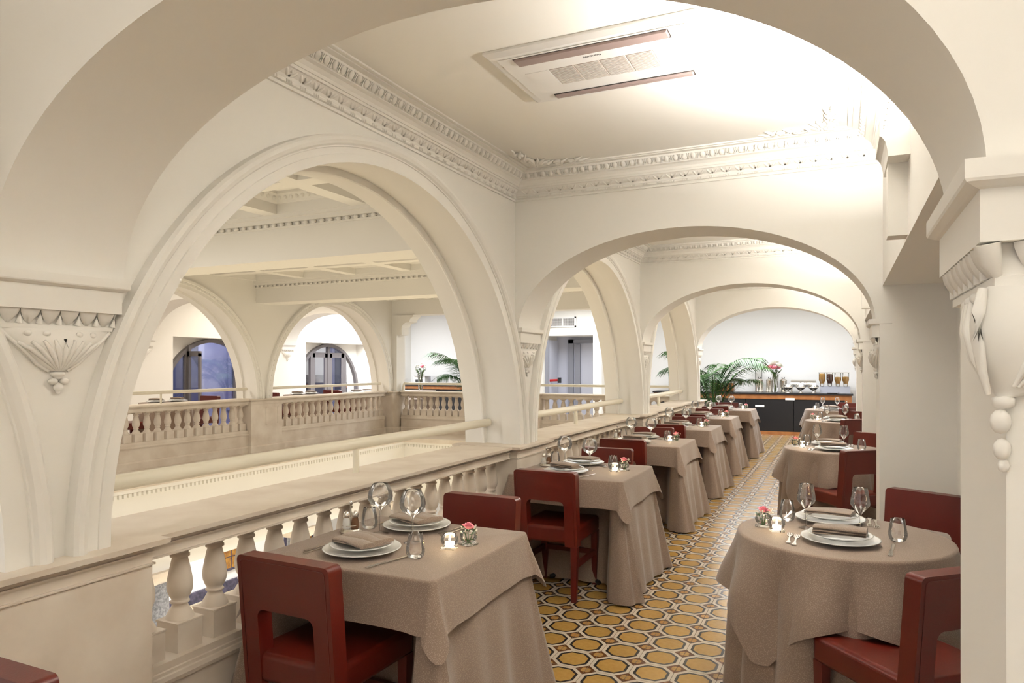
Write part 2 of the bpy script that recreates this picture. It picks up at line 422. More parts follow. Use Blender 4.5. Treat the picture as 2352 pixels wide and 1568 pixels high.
def cornice(name, x0, x1, y0, y1, near):
    mb = MB()
    for a in range(len(CORN) - 1):
        (o0, z0), (o1, z1) = CORN[a], CORN[a + 1]
        mb.rings([[(x0 + o, y0 + o, z), (x1 - o, y0 + o, z), (x1 - o, y1 - o, z), (x0 + o, y1 - o, z)] for o, z in ((o0, z0), (o1, z1))], True, False, False, False)
    root = struct(name, mb, 'plaster')
    runs = [('L', x0, y0, y1), ('E', y1, x0, x1), ('R', x1, y0, y1)]
    joined = MB()
    def put(me, o, z, t, side, tilt, nm):
        if side == 'L': loc, rz = (x0 + o, t, z), -pi / 2
        elif side == 'R': loc, rz = (x1 - o, t, z), pi / 2
        else: loc, rz = (t, y1 - o, z), pi
        R = Matrix.Translation(loc) @ Matrix.Rotation(rz, 4, 'Z') @ Matrix.Rotation(tilt, 4, 'X')
        if near:
            ob = kid(me, nm, root, None); ob.matrix_local = R
        else: joined.add([R @ v.co for v in me.vertices], [tuple(p.vertices) for p in me.polygons], True)
    for side, c, a, b in runs:
        if near and side == 'R': a = a + 1.6
        if near and side == 'L': a = a + 0.35
        for me, sp, o, z, tilt, nm in ((EGG, 0.058, 0.116, 2.842, 0.55, 'egg'), (LEAFP, 0.088, 0.021, 2.755, 0.7, 'leaf_piece'), (BEAD, 0.088, 0.017, 2.718, 0.0, 'bead')):
            n = int((b - a - 2 * o) / sp)
            for q in range(n): put(me, o, z, a + o + ((b - a - 2 * o) - n * sp) / 2 + (q + 0.5) * sp, side, -tilt, nm)
    if not near:
        j = joined.build('egg_and_leaf_run', 'plaster', root, fix=False); j['kind'] = 'stuff'
    return root
for i, (a, b) in enumerate(bays): cornice('trim_%d' % (i + 5), XL, XR + 0.017, a, b, i == 0)

# ---- scrolled leaf ornaments in the ceiling corners
def ornament(name, x, y, sx):
    mb = MB(); rnd = random.Random(3)
    def spiral(cx, cy, r, turns, a0, d):
        pts = []
        for i in range(22):
            t = i / 21; a = a0 + d * turns * 2 * pi * t; q = r * (1 - 0.8 * t)
            pts.append((cx + q * cos(a), cy + q * sin(a), -0.010))
        mb.tube(pts, [0.014 - 0.008 * i / 21 for i in range(22)], 6)
    def leafb(x0, y0, x1, y1, wd):
        mb.tube([(x0, y0, -0.004), ((x0 * 2 + x1) / 3 + (y1 - y0) * 0.12, (y0 * 2 + y1) / 3 - (x1 - x0) * 0.12, -0.020), ((x0 + 2 * x1) / 3, (y0 + 2 * y1) / 3, -0.008), (x1, y1, -0.003)], [wd * 0.5, wd, wd * 0.7, 0.002], 6)
    spiral(0.10, -0.09, 0.055, 1.3, 0, 1); spiral(0.05, -0.05, 0.04, 1.2, 2, -1); spiral(0.22, -0.05, 0.045, 1.3, 3, -1)
    spiral(0.33, -0.045, 0.03, 1.2, 0.5, 1); spiral(0.055, -0.19, 0.045, 1.3, 1, 1); spiral(0.05, -0.29, 0.03, 1.2, 4, -1)
    for k in range(10):
        a = 2 * pi * k / 10; leafb(0.10, -0.09, 0.10 + 0.085 * cos(a), -0.09 + 0.085 * sin(a), 0.013)
    for q in range(5):
        leafb(0.15 + 0.05 * q, -0.06, 0.21 + 0.05 * q, -0.085 + 0.05 * (q % 2), 0.012)
        leafb(0.06, -0.14 - 0.04 * q, 0.085 - 0.05 * (q % 2), -0.20 - 0.04 * q, 0.012)
    leafb(0.36, -0.05, 0.45, -0.035, 0.011); leafb(0.05, -0.32, 0.04, -0.40, 0.011)
    o = mb.build(name, 'plaster'); o.location = (x, y, ZC); o.scale = (sx, 1, 1)
    o['kind'] = 'structure'
    return o
ornament('trim_8', XL + 0.21, 4.725 - 0.20, 1); ornament('trim_9', XR - 0.21, 4.725 - 0.20, -1)

# ---- corbels that carry the cross arches
def corbel(label, loc, rz, group='plaster corbels under the cross arches'):
    t = thing('corbel', label, 'corbel', loc, rz, group)
    mb = MB()
    mb.mold(-0.05, 0.040, -0.19, 0.19, [(0.0, -0.105), (0.0, -0.034), (0.006, -0.032), (0.016, -0.026), (0.018, -0.022), (0.018, 0.004)])
    mb.build('abacus', 'plaster', t)
    mb = MB()
    n = 6
    for q in range(n):      # curled leaves of the band
        y0 = -0.175 + 0.35 * q / n; y1 = y0 + 0.35 / n; ym = (y0 + y1) / 2
        rs = []
        for i in range(6):
            s = i / 5; z = -0.105 - 0.042 * s; x = 0.034 - 0.020 * s + 0.004 * sin(pi * s); hw = (y1 - y0) / 2 * (1 - 0.85 * s ** 1.6)
            rs.append([(x - 0.012, ym - hw, z), (x, ym - hw * 0.55, z), (x - 0.006, ym, z), (x, ym + hw * 0.55, z), (x - 0.012, ym + hw, z)])
        mb.rings(rs, False, True)
        mb.tube([(0.018, y1, -0.107), (0.019, y1, -0.128), (0.013, y1, -0.146)], [0.003, 0.004, 0.010], 6)
    mb.mold(-0.02, 0.008, -0.17, 0.17, [(0, -0.150), (0, -0.105)])
    mb.mold(-0.02, 0.016, -0.172, 0.172, [(0, -0.162), (0.002, -0.150), (0.002, -0.149)])
    mb.build('leaf_band', 'plaster', t, fix=False)
    def bowl(z):
        q = min(1, max(0, (-0.162 - z) / 0.128)); hw = (0.165 * (1 - q) ** 0.62 + 0.018) * (1 - 0.25 * sin(pi * q) * q)
        return hw, 0.016 + 0.030 * sin(pi * min(1, q * 0.9 + 0.12))
    def bx(y, z): hw, dp = bowl(z); return dp * (1 - min(1, abs(y) / hw) ** 2.2) + 0.002
    mb = MB(); rs = []
    for i in range(15):
        z = -0.162 - 0.128 * i / 14; hw, dp = bowl(z); k = 16
        rs.append([(-0.01, -hw * 1.02, z)] + [(bx(-hw + 2 * hw * j / k, z), -hw + 2 * hw * j / k, z) for j in range(k + 1)] + [(-0.01, hw * 1.02, z)])
    mb.rings(rs, True, True)
    mb.build('bowl', 'plaster', t)
    mb = MB()
    for q in range(-4, 5):
        pts = [(0.003 * q, -0.284), (0.012 * q, -0.255), (0.022 * q, -0.222), (0.030 * q, -0.192 - 0.003 * abs(q))]
        mb.tube([(bx(y, z) + 0.001, y, z) for y, z in pts], [0.004, 0.007, 0.008, 0.005], 6)
    for sg in (-1, 1):
        mb.tube([(bx(sg * bowl(z)[0] * 0.93, z) + 0.002, sg * bowl(z)[0] * 0.93, z) for z in (-0.165, -0.19, -0.215, -0.24, -0.265, -0.288)], 0.006, 6)
    for q in (-3, -1.5, 1.5, 3): mb.ball((bx(0.033 * q, -0.177), 0.033 * q, -0.177), 0.006, 0.012, 0.009, 8, 5)
    mb.build('acanthus', 'plaster', t, fix=False)
    mb = MB(); mb.lathe([(0.004, -0.290), (0.020, -0.293), (0.020, -0.302), (0.012, -0.306), (0.010, -0.312)], (0.006, 0, 0), 10)
    for q in (-1, 1): mb.ball((0.012, 0.017 * q, -0.320), 0.012, 0.015, 0.010, 8, 5)
    mb.ball((0.010, 0, -0.338), 0.010, 0.016, 0.014, 8, 5); mb.ball((0.008, 0, -0.352), 0.006, 0.008, 0.008, 8, 4)
    mb.build('pendant', 'plaster', t)
    return t
def corner_corbel(label, loc):
    """capital on the corner of a right-hand pier: local +x looks into the gallery, local +y towards the camera"""
    t = thing('corbel', label, 'corbel', loc, pi, 'plaster corbels on the right piers')
    yc = HT + 0.0005
    mb = MB(); mb.mold(-0.40, 0.036, -0.19, yc + 0.036, [(0.0, -0.105), (0.0, -0.034), (0.006, -0.032), (0.018, -0.026), (0.020, -0.022), (0.020, 0.004)])
    mb.mold(-0.40, 0.012, -0.175, yc + 0.012, [(0, -0.164), (0.004, -0.164), (0.004, -0.150), (0, -0.148), (0, -0.1052)])
    mb.build('abacus', 'plaster', t)
    A = lambda u, o, z: (o, yc - u, z)          # u: distance from the corner along each face
    B = lambda u, o, z: (-u, yc + o, z)
    mb = MB()
    for F in (A, B):
        for q in range(7):
            um = 0.03 + 0.052 * q; hw0 = 0.026; rs = []
            for i in range(6):
                q2 = i / 5; z = -0.106 - 0.042 * q2; x = 0.036 - 0.020 * q2 + 0.005 * sin(pi * q2); hw = hw0 * (1 - 0.80 * q2 ** 1.6)
                rs.append([F(um - hw, x - 0.014, z), F(um - hw * 0.55, x, z), F(um, x - 0.005, z), F(um + hw * 0.55, x, z), F(um + hw, x - 0.014, z)])
            mb.rings(rs, False, True)
            mb.tube([F(um + hw0, 0.019, -0.107), F(um + hw0, 0.020, -0.128), F(um + hw0, 0.014, -0.147)], [0.003, 0.004, 0.010], 6)
    mb.tube([(0.026, yc + 0.026, -0.107), (0.022, yc + 0.022, -0.13), (0.012, yc + 0.012, -0.149)], [0.016, 0.014, 0.006], 8)
    mb.build('leaf_band', 'plaster', t, fix=False)
    def ext(z): q = min(1, max(0, (-0.164 - z) / 0.15)); return 0.335 * (1 - q) ** 0.75 + 0.014, 0.012 + 0.026 * sin(pi * min(1, q * 0.85 + 0.15))
    def off(u, z): e, d = ext(z); return d * (1 - min(1, u / e) ** 2.2) + 0.001
    mb = MB(); rs = []
    for i in range(17):
        z = -0.164 - 0.15 * i / 16; e, d = ext(z); k = 10
        rs.append([A(e, -0.02, z)] + [A(e * (1 - j / k), off(e * (1 - j / k), z), z) for j in range(k)] + [(d, yc + d, z)] + [B(e * (j + 1) / k, off(e * (j + 1) / k, z), z) for j in range(k)] + [B(e, -0.02, z), (-0.02, yc - 0.02, z)])
    mb.rings(rs, True, True); mb.build('bowl', 'plaster', t)
    mb = MB()
    for F in (A, B):
        for q in range(1, 6):
            pts = [(0.005 * q, -0.30), (0.020 * q, -0.262), (0.040 * q, -0.222), (0.058 * q, -0.180)]
            mb.tube([F(min(u, ext(z)[0] * 0.94), off(min(u, ext(z)[0] * 0.94), z) + 0.001, z) for u, z in pts], [0.003, 0.006, 0.008, 0.005], 6)
        for q in range(4): mb.ball(F(0.05 + 0.07 * q, off(0.05 + 0.07 * q, -0.174), -0.174), 0.008, 0.008, 0.008, 8, 5)
    mb.tube([(0.016 + off(0, z) * 0.6, yc + 0.016 + off(0, z) * 0.6, z) for z in (-0.168, -0.20, -0.24, -0.28, -0.31)], [0.006, 0.008, 0.008, 0.006, 0.004], 7)
    mb.build('acanthus', 'plaster', t, fix=False)
    mb = MB(); mb.lathe([(0.006, -0.312), (0.014, -0.316), (0.014, -0.326), (0.008, -0.330)], (0.004, yc + 0.004, 0), 10)
    mb.ball((0.008, yc + 0.008, -0.348), 0.013, 0.013, 0.017, 10, 6); mb.ball((0.006, yc + 0.006, -0.386), 0.011, 0.011, 0.015, 10, 6); mb.ball((0.004, yc + 0.004, -0.408), 0.008, 0.008, 0.010, 8, 4)
    mb.build('pendant', 'plaster', t)
    return t
WH = ['nearest the camera, beside the big near arch', 'of the second cross arch', 'of the third cross arch', 'of the last cross arch before the buffet']
for k, yk in enumerate(PIER):
    corbel('carved plaster corbel on the left arcade pier, ' + WH[k], (XL, yk, AZ + 0.008), 0)
    if k == 0: corner_corbel('carved plaster corner corbel on the right pier, ' + WH[k], (XR, yk, AZ + 0.008))
    else: corbel('carved plaster corbel on the right pier, ' + WH[k], (XR, yk, AZ + 0.008), pi)

# ---- balustrades
RAILP = [(0, -0.088), (0.008, -0.087), (0.008, -0.080), (0.0, -0.080), (0.0, -0.047), (0.010, -0.046), (0.010, -0.040), (0.001, -0.039), (0.004, -0.030), (0.014, -0.022), (0.032, -0.018), (0.040, -0.018), (0.042, 0.0), (0.03, 0.0)]
def bal_mesh(z0, z1):
    """turned baluster between base rail z0 and top rail z1"""
    h = z1 - z0; mb = MB()
    mb.mold(-0.056, 0.056, -0.056, 0.056, [(0, 0), (0, 0.26 * h), (0.003, 0.265 * h), (0.003, 0.28 * h), (-0.004, 0.285 * h)])
    pr = [(0.052, .285), (0.050, .305), (0.043, .34), (0.032, .385), (0.027, .415), (0.032, .425), (0.036, .44), (0.032, .455), (0.029, .46),
          (0.038, .50), (0.0455, .55), (0.0475, .60), (0.045, .66), (0.039, .74), (0.032, .82), (0.028, .86), (0.029, .868), (0.036, .875), (0.036, .895), (0.031, .905), (0.031, .92), (0.044, .94), (0.047, .955)]
    mb.lathe([(r, q * h) for r, q in pr], (0, 0, 0), 18)
    mb.mold(-0.052, 0.052, -0.052, 0.052, [(-0.004, .945 * h), (0, .95 * h), (0, h)])
    me = mb.mesh('baluster'); me.materials.append(MAT['stone']); return me
def balustrade(label, axis, fixed, a, b, ztop, zfloor, n, me, zb, front, group, thick=0.30):
    """axis 'y': runs along Y at X=fixed(front face) ; front=+1 gallery side towards +X"""
    t = thing('balustrade', label, 'balustrade', (0, 0, 0), 0, group)
    def rect(in0, in1):
        lo, hi = fixed + min(in0, in1), fixed + max(in0, in1)
        return (lo, hi, a, b) if axis == 'y' else (a, b, lo, hi)
    f = -front
    r = rect(0, f * thick); kw = dict(ky=0) if axis == 'y' else dict(kx=0)
    mb = MB(); mb.mold(*r, [(o, ztop + z) for o, z in RAILP], **kw); mb.build('top_rail', 'stone', t)
    mb = MB(); mb.mold(*rect(f * 0.02, f * (thick - 0.06)), [(0, zb - 0.075), (0.012, zb - 0.075), (0.016, zb - 0.06), (0.012, zb - 0.045), (0.004, zb - 0.042), (0.004, zb - 0.03), (0.0, zb - 0.026), (0, zb)], **kw)
    mb.build('base_rail', 'stone', t)
    mb = MB(); mb.mold(*rect(f * 0.02, f * (thick - 0.06)), [(0.03, zfloor), (0.03, zfloor + 0.085), (0.018, zfloor + 0.10), (0.0, zfloor + 0.105), (0, zb - 0.06)], **kw)
    mb.build('plinth', 'stone', t)
    for q in range(n):
        p = a + (b - a) * (q + 0.5) / n; c = fixed + f * 0.105
        kid(me, 'baluster', t, None, (c, p, zb) if axis == 'y' else (p, c, zb))
    return t
def pedestal(label, x0, x1, y0, y1, ztop, zfloor, group, panel=None):
    t = thing('pedestal', label, 'pedestal', (0, 0, 0), 0, group)
    mb = MB(); mb.mold(x0, x1, y0, y1, [(o, ztop + 0.002 + z) for o, z in RAILP]); mb.build('cap', 'stone', t)
    mb = MB(); mb.mold(x0, x1, y0, y1, [(0.03, zfloor), (0.03, zfloor + 0.085), (0.018, zfloor + 0.10), (0, zfloor + 0.105), (0, ztop - 0.085)]); mb.build('die', 'stone', t)
    if panel:
        axis, f, pa, pb, za, zb = panel; mb = MB()
        for (u0, u1, v0, v1) in ((pa, pb, za, za + 0.012), (pa, pb, zb - 0.012, zb), (pa, pa + 0.012, za, zb), (pb - 0.012, pb, za, zb)):
            if axis == 'x': mb.box(f - 0.003, f + 0.006, u0, u1, v0, v1)
            else: mb.box(u0, u1, f - 0.006, f + 0.003, v0, v1)
        mb.build('panel_frame', 'stone', t)
    return t
BM = bal_mesh(0.42, 0.814)
XB = -2.185                       # gallery face of the rail
PW = 0.29
names = ['nearest the camera', 'after the second arch pier', 'after the third arch pier']
for i in range(3):
    balustrade('stone balustrade in the left arcade, bay ' + names[i], 'y', XB, PIER[i] + PW, PIER[i + 1] - PW, ZS, 0, 18, BM, 0.42, 1, 'balustrades of the near gallery', thick=0.33)
for k, yk in enumerate(PIER):
    pedestal('stone pedestal under the arcade pier, ' + ORD[k] + ' from the camera', -2.60, -2.125, yk - PW, yk + PW, ZS, 0, 'pedestals of the near gallery')
def handrail(label, pts, posts, r, zf, group, brack=0.0):
    t = thing('handrail', label, 'handrail', (0, 0, 0), 0, group)
    MB().tube(pts, r, 14).build('rail', 'cream_metal', t)
    for p in posts: MB().tube([(p[0], p[1], zf), p], r * 0.62, 10).build('post', 'cream_metal', t)
    return t
for i in range(3):
    a, b = PIER[i] + 0.15, PIER[i + 1] - 0.15
    handrail('round cream safety rail in the arcade arch, ' + ORD[i] + ' from the camera', [(-2.43, a, 1.058), (-2.43, b, 1.058)], [(-2.43, (a + b) / 2 + 0.02, 1.058)], 0.030, ZS - 0.002, 'safety rails of the near gallery')
# ---- wall uplights on the right wall, one in each bay
def uplight(label, y, power):
    t = thing('wall_uplight', label, 'wall lamp', (0.222, y, 2.24), 0, 'uplights on the right wall')
    pr = [(0.0, 0.0), (-0.070, 0.0), (-0.074, 0.03), (-0.080, 0.055), (-0.092, 0.072), (-0.098, 0.075), (-0.098, 0.13), (-0.090, 0.13), (-0.090, 0.10), (0.0, 0.10)]
    MB().prism(pr, -0.16, 0.16, 'y').build('trough', 'plaster', t)
    MB().box(-0.066, 0.0, -0.05, 0.05, -0.268, 0.0).build('casing', 'plaster', t)
    l = area('uplight_lamp', (-0.045, 0, 0.112), (pi, 0, 0), 0.07, 0.28, power, (1, 0.97, 0.915)); l.parent = t
uplight('cream wall uplight above the nearest side recess', 3.02, 88)
uplight('cream wall uplight above the second side recess', 6.70, 90)
uplight('cream wall uplight above the third side recess', 10.28, 85)
# ================================================================== STRUCTURE: atrium, far gallery, end gallery, hall below
FZ = 0.965
mb = MB()
FS = [(RA, XF), (RA, XF - 0.13), (RA + 0.03, XF - 0.135), (RA + 0.03, XF - 0.28), (RA, XF - 0.285), (RA, XFB)]
FC = [PIER[0] + P / 2, PIER[1] + P / 2, PIER[2] + P / 2]
arcade(mb, XF, XFB, FS, FC, FZ, 3.25, 1.0, 12.4, 48)
struct('wall_far', mb, 'plaster')
FARCH = [(0, 0), (0, 0.02), (0.045, 0.02), (0.05, 0.03), (0.085, 0.03), (0.09, 0.04), (0.12, 0.045), (0.135, 0.03), (0.14, 0)]
for i, yc in enumerate(FC[1:]):
    mb = MB(); arch_sweep(mb, [(RA + r, XF + h) for r, h in FARCH], yc, FZ, 48)
    tr = struct('trim_%d' % (10 + i), mb, 'plaster')
    mb = MB()
    for q in range(64):
        t = pi * (q + 0.5) / 64; r = RA + 0.067
        mb.ball((XF + 0.03, yc - r * cos(t), FZ + r * sin(t)), 0.006, 0.018, 0.018, 6, 4)
    o = mb.build('bead_run', 'plaster', tr, fix=False); o['kind'] = 'stuff'
# lintel of the end side and its corner post + bracket
mb = MB(); mb.box(XF + 0.12, XLB, 12.0, 12.3, 2.5, 3.25); mb.box(XF - 0.42, XF + 0.12, 12.0, 12.3, FZ, 3.25)
struct('wall_end_lintel', mb, 'plaster')
br = [(0.12, 2.10), (0.26, 2.10), (0.26, 2.26), (0.29, 2.31), (0.34, 2.345), (0.44, 2.36), (0.46, 2.42), (0.52, 2.46), (0.54, 2.5), (0.12, 2.5)]
mb = MB(); mb.prism([(XF + a, z) for a, z in br], 11.97, 12.25, 'y')
tag(mb.build('bracket', 'plaster'), 'scrolled plaster bracket at the corner of the end opening', 'bracket')
# beams across the atrium
for k, yk in enumerate(PIER[:3]):
    zb = (2.41, 2.41, 2.46)[k]; mb = MB(); mb.box(XF, XLB, yk - 0.17, yk + 0.2, zb, 3.2)
    b = struct('beam_%d' % (k + 1), mb, 'plaster')
    mb = MB()
    for yy, sg in ((yk + 0.2, 1), (yk - 0.17, -1)):
        for (o, z0, z1) in ((0.03, zb, zb + 0.04), (0.045, zb + 0.01, zb + 0.03)):
            mb.box(XF, XLB, min(yy, yy + sg * o), max(yy, yy + sg * o), z0, z1) if sg > 0 else None
        for (o, z0, z1) in ((0.02, 2.69, 2.705), (0.035, 2.735, 2.77), (0.06, 2.77, 2.80)):
            mb.box(XF, XLB, min(yy, yy + sg * o), max(yy, yy + sg * o), z0, z1)
    mb.build('moulding', 'plaster', b)
    mb = MB(); n = 64
    for q in range(n):
        x = XF + (XLB - XF) * (q + 0.5) / n
        mb.ball((x, yk - 0.18, 2.72), 0.030, 0.018, 0.022, 6, 4)
    o = mb.build('leaf_run', 'plaster', b, fix=False); o['kind'] = 'stuff'
# coffered atrium ceiling
def coffers(name, y0, y1, cols, rows):
    zr = 2.80; dx = (XLB - XF) / cols; dy = (y1 - y0) / rows; rb = 0.075
    root = struct(name, MB().box(XF - 0.1, XLB + 0.1, y0, y1, zr + 0.24, zr + 0.30), 'plaster')
    eggs = MB(); fr = MB()
    for i in range(cols):
        for j in range(rows):
            xa, xb, ya, yb = XF + i * dx, XF + (i + 1) * dx, y0 + j * dy, y0 + (j + 1) * dy
            pr = [(0, zr), (rb, zr), (rb, zr + 0.085), (rb + 0.02, zr + 0.085), (rb + 0.03, zr + 0.10), (rb + 0.075, zr + 0.15), (rb + 0.085, zr + 0.15), (rb + 0.085, zr + 0.17),
                  (rb + 0.15, zr + 0.17), (rb + 0.15, zr + 0.155), (rb + 0.185, zr + 0.155), (rb + 0.185, zr + 0.20)]
            mb = MB()
            for q in range(len(pr) - 1):
                mb.rings([[(xa + o, ya + o, z), (xb - o, ya + o, z), (xb - o, yb - o, z), (xa + o, yb - o, z)] for o, z in pr[q:q + 2]], True, False, False, False)
            o = pr[-1][0]; z = pr[-1][1]
            mb.add([(xa + o, ya + o, z), (xb - o, ya + o, z), (xb - o, yb - o, z), (xa + o, yb - o, z)], [(0, 1, 2, 3)])
            mb.build('coffer', 'plaster', root, fix=False)
            e = rb + 0.055; ze = zr + 0.125
            for (px, py, qx, qy, nx, ny) in ((xa + e, ya + e, xa + e, yb - e, 1, 0), (xb - e, ya + e, xb - e, yb - e, -1, 0), (xa + e, ya + e, xb - e, ya + e, 0, 1), (xa + e, yb - e, xb - e, yb - e, 0, -1)):
                ln = abs(qx - px) + abs(qy - py); m = max(1, int(ln / 0.06))
                for q in range(m):
                    f = (q + 0.5) / m
                    eggs.ball((px + (qx - px) * f, py + (qy - py) * f, ze), 0.018 if ny else 0.012, 0.018 if nx else 0.012, 0.024, 6, 4)
    o = eggs.build('egg_run', 'plaster', root, fix=False); o['kind'] = 'stuff'
coffers('ceiling_4', PIER[0] + 0.2, PIER[1] - 0.17, 6, 4)
coffers('ceiling_5', PIER[1] + 0.2, PIER[2] - 0.17, 6, 4)
coffers('ceiling_6', PIER[2] + 0.2, 12.0, 6, 4)
# far and end balustrades with pedestals
BF = bal_mesh(0.485, 0.879)
for i in (0, 1, 2):
    if i == 0: continue
    balustrade('stone balustrade across the atrium, %s bay' % ('left' if i == 1 else 'right'), 'y', XF + 0.02, PIER[i] + 0.33, PIER[i + 1] - 0.33 + (0.03 if i == 2 else 0), FZ, 0.14, 18, BF, 0.485, 1, 'balustrades of the far galleries')
pedestal('panelled stone pedestal between the two far arches', XF - 0.34, XF + 0.06, PIER[2] - 0.33, PIER[2] + 0.33, FZ, 0.14, 'pedestals of the far galleries', ('x', XF + 0.06, PIER[2] - 0.02, PIER[2] + 0.24, 0.55, 0.84))
pedestal('stone pedestal under the far left corner arch', XF - 0.34, XF + 0.06, PIER[1] - 0.33, PIER[1] + 0.33, FZ, 0.14, 'pedestals of the far galleries')
pedestal('stepped stone corner pedestal of the far balustrades', XF - 0.42, XF + 0.16, 11.80, 12.40, FZ, 0.14, 'pedestals of the far galleries')
balustrade('stone balustrade before the palm at the end opening', 'x', 12.02, XF + 0.20, -5.62, FZ, 0.14, 17, BF, 0.485, -1, 'balustrades of the end gallery')
pedestal('panelled stone pedestal in the end balustrade before the open door', -5.62, -5.02, 11.96, 12.34, FZ, 0.14, 'pedestals of the far galleries', ('y', 11.96, -5.50, -5.14, 0.55, 0.84))
balustrade('stone balustrade before the doorway at the end opening', 'x', 12.02, -5.02, -2.62, FZ, 0.14, 15, BF, 0.485, -1, 'balustrades of the end gallery')
def flat_handrail(label, pts, posts, group):
    t = thing('handrail', label, 'handrail', (0, 0, 0), 0, group)
    for a, b in zip(pts, pts[1:]): MB().tube([a, b], 0.024, 8).build('rail', 'cream_metal', t)
    for p in posts: MB().tube([(p[0], p[1], FZ - 0.002), p], 0.014, 8).build('post', 'cream_metal', t)
flat_handrail('cream safety rail in the far left arch', [(XF - 0.17, PIER[1] + 0.2, 1.12), (XF - 0.17, PIER[2] - 0.2, 1.12)], [(XF - 0.17, 6.75, 1.12)], 'safety rails of the far galleries')
flat_handrail('cream safety rail in the far right arch', [(XF - 0.17, PIER[2] + 0.2, 1.12), (XF - 0.17, PIER[3] - 0.2, 1.12)], [(XF - 0.17, 10.35, 1.12)], 'safety rails of the far galleries')
flat_handrail('cream safety rail above the end balustrade', [(XF + 0.16, 12.15, FZ), (XF + 0.20, 12.15, 1.12), (-2.62, 12.15, 1.12)], [(-5.3, 12.15, 1.12)], 'safety rails of the far galleries')
# ledge round the atrium with dentils, walls of the hall below
mb = MB(); mb.box(XF - 0.6, -7.4, 0.5, 11.2, 0.06, 0.14); mb.box(XF - 0.6, -2.75, 11.1, 12.4, 0.06, 0.14)
struct('ledge_1', mb, 'stone')
mb = MB(); mb.box(-7.75, -7.46, 0.5, 11.2, -1.0, 0.06); mb.box(-7.75, -2.75, 11.2, 11.5, -1.0, 0.06)
mb.box(-2.75, -2.62, -7.0, 12.3, -1.0, 0.0)
struct('wall_lower_frieze', mb, 'plaster')
mb = MB()
for q in range(170):
    y = 0.6 + q * 0.062; mb.box(-7.46, -7.425, y, y + 0.034, -0.035, 0.012)
for q in range(72):
    x = -7.4 + q * 0.062; mb.box(x, x + 0.034, 11.165, 11.2, -0.035, 0.012)
mb.box(-7.46, -7.41, 0.5, 11.2, 0.018, 0.06); mb.box(-7.46, -2.75, 11.15, 11.2, 0.018, 0.06)
d = struct('trim_12', mb, 'plaster')
struct('floor_lower', MB().box(-13, 0.6, -7, 18, -3.6, -3.45), 'yellow_marble')
mb = MB(); mb.box(-12.5, -12.2, -7, 17, -3.45, -0.1); mb.box(-12.5, 0, 16.6, 17, -3.45, -0.1)
struct('wall_lower', mb, 'white_wall')
mb = MB(); mb.box(-12.2, -12.15, 0, 17, -3.45, -3.22); mb.box(-12.2, 0, 16.55, 16.6, -3.45, -3.22)
struct('baseboard_lower', mb, 'blue_marble')
for k, y in enumerate((5.95, 8.49, 10.9)):
    t = thing('stone_column', 'grey granite column in the hall below, ' + ORD[k] + ' behind the balusters', 'column', (-7.6, y, -3.45), 0, 'granite columns in the hall below')
    MB().lathe([(0.20, 0.12), (0.195, 1.2), (0.17, 2.3)], (0, 0, 0), 20).build('shaft', 'granite', t)
    MB().lathe([(0.22, 0), (0.22, 0.06), (0.20, 0.08), (0.19, 0.12)], (0, 0, 0), 20).build('base', 'stone', t)
    MB().mold(-0.15, 0.15, -0.15, 0.15, [(0.0, 2.3), (0.05, 2.40), (0.06, 2.45)]).build('capital', 'stone', t)
for k, (y, x) in enumerate(((11.3, -12.18), (13.6, -12.18), (8.2, -12.18))):
    t = thing('stained_glass_panel', 'amber leaded glass panel on the lower wall, ' + ['behind the near balusters', 'right of the others', 'left of the others'][k], 'window', (x, y, -3.0), 0, 'stained glass in the hall below')
    MB().box(0, 0.05, -0.5, 0.5, 0, 1.35).build('frame', 'blue_marble', t)
    for a in range(3):
        for c in range(5):
            MB().box(0.045, 0.06, -0.42 + a * 0.285, -0.42 + a * 0.285 + 0.26, 0.06 + c * 0.255, 0.06 + c * 0.255 + 0.235).build('pane', 'amber_glass', t)

# ---- far gallery: floor, ceiling, outer wall with recessed windows, cross arches
struct('floor_far', MB().box(XO - 0.6, XFB + 0.02, 3.5, YE, 0.0, 0.14), 'stone')
struct('floor_end', MB().box(XF - 0.4, -2.75, 12.3, YE, -0.1, 0.0), 'stone')
struct('ceiling_7', MB().box(XO - 0.6, XFB + 0.1, 3.5, 12.0, ZC, ZC + 0.1), 'plaster')
struct('ceiling_8', MB().box(XO - 0.6, 0.9, 12.25, YE + 0.3, ZC, ZC + 0.1), 'white_wall')
mb = MB()
NICHE = [(5.55, 7.9), (9.1, 11.45), (12.64, 14.98)]
edges = [3.5] + [q for n in NICHE for q in n] + [YE]
for a, b in zip(edges[::2], edges[1::2]): mb.box(XO - 0.5, XO, a, b, 0, ZC)
for a, b in NICHE: mb.box(XO - 0.5, XO, a, b, 2.02, ZC)
struct('wall_outer', mb, 'plaster')
mb = MB()
for yk in PIER[1:]:
    arch_wall(mb, yk - HT, yk + HT, (XO + XFB) / 2, 1.12, 0.66, 1.93, XO, XFB, ZC, 'y', 36)
struct('wall_far_arches', mb, 'plaster')
for k, yk in enumerate(PIER[2:]):
    corbel('small plaster corbel on the far outer wall, %s window' % ('before the first' if k == 0 else 'between the two'), (XO, yk, 1.938), 0, 'corbels of the far gallery')
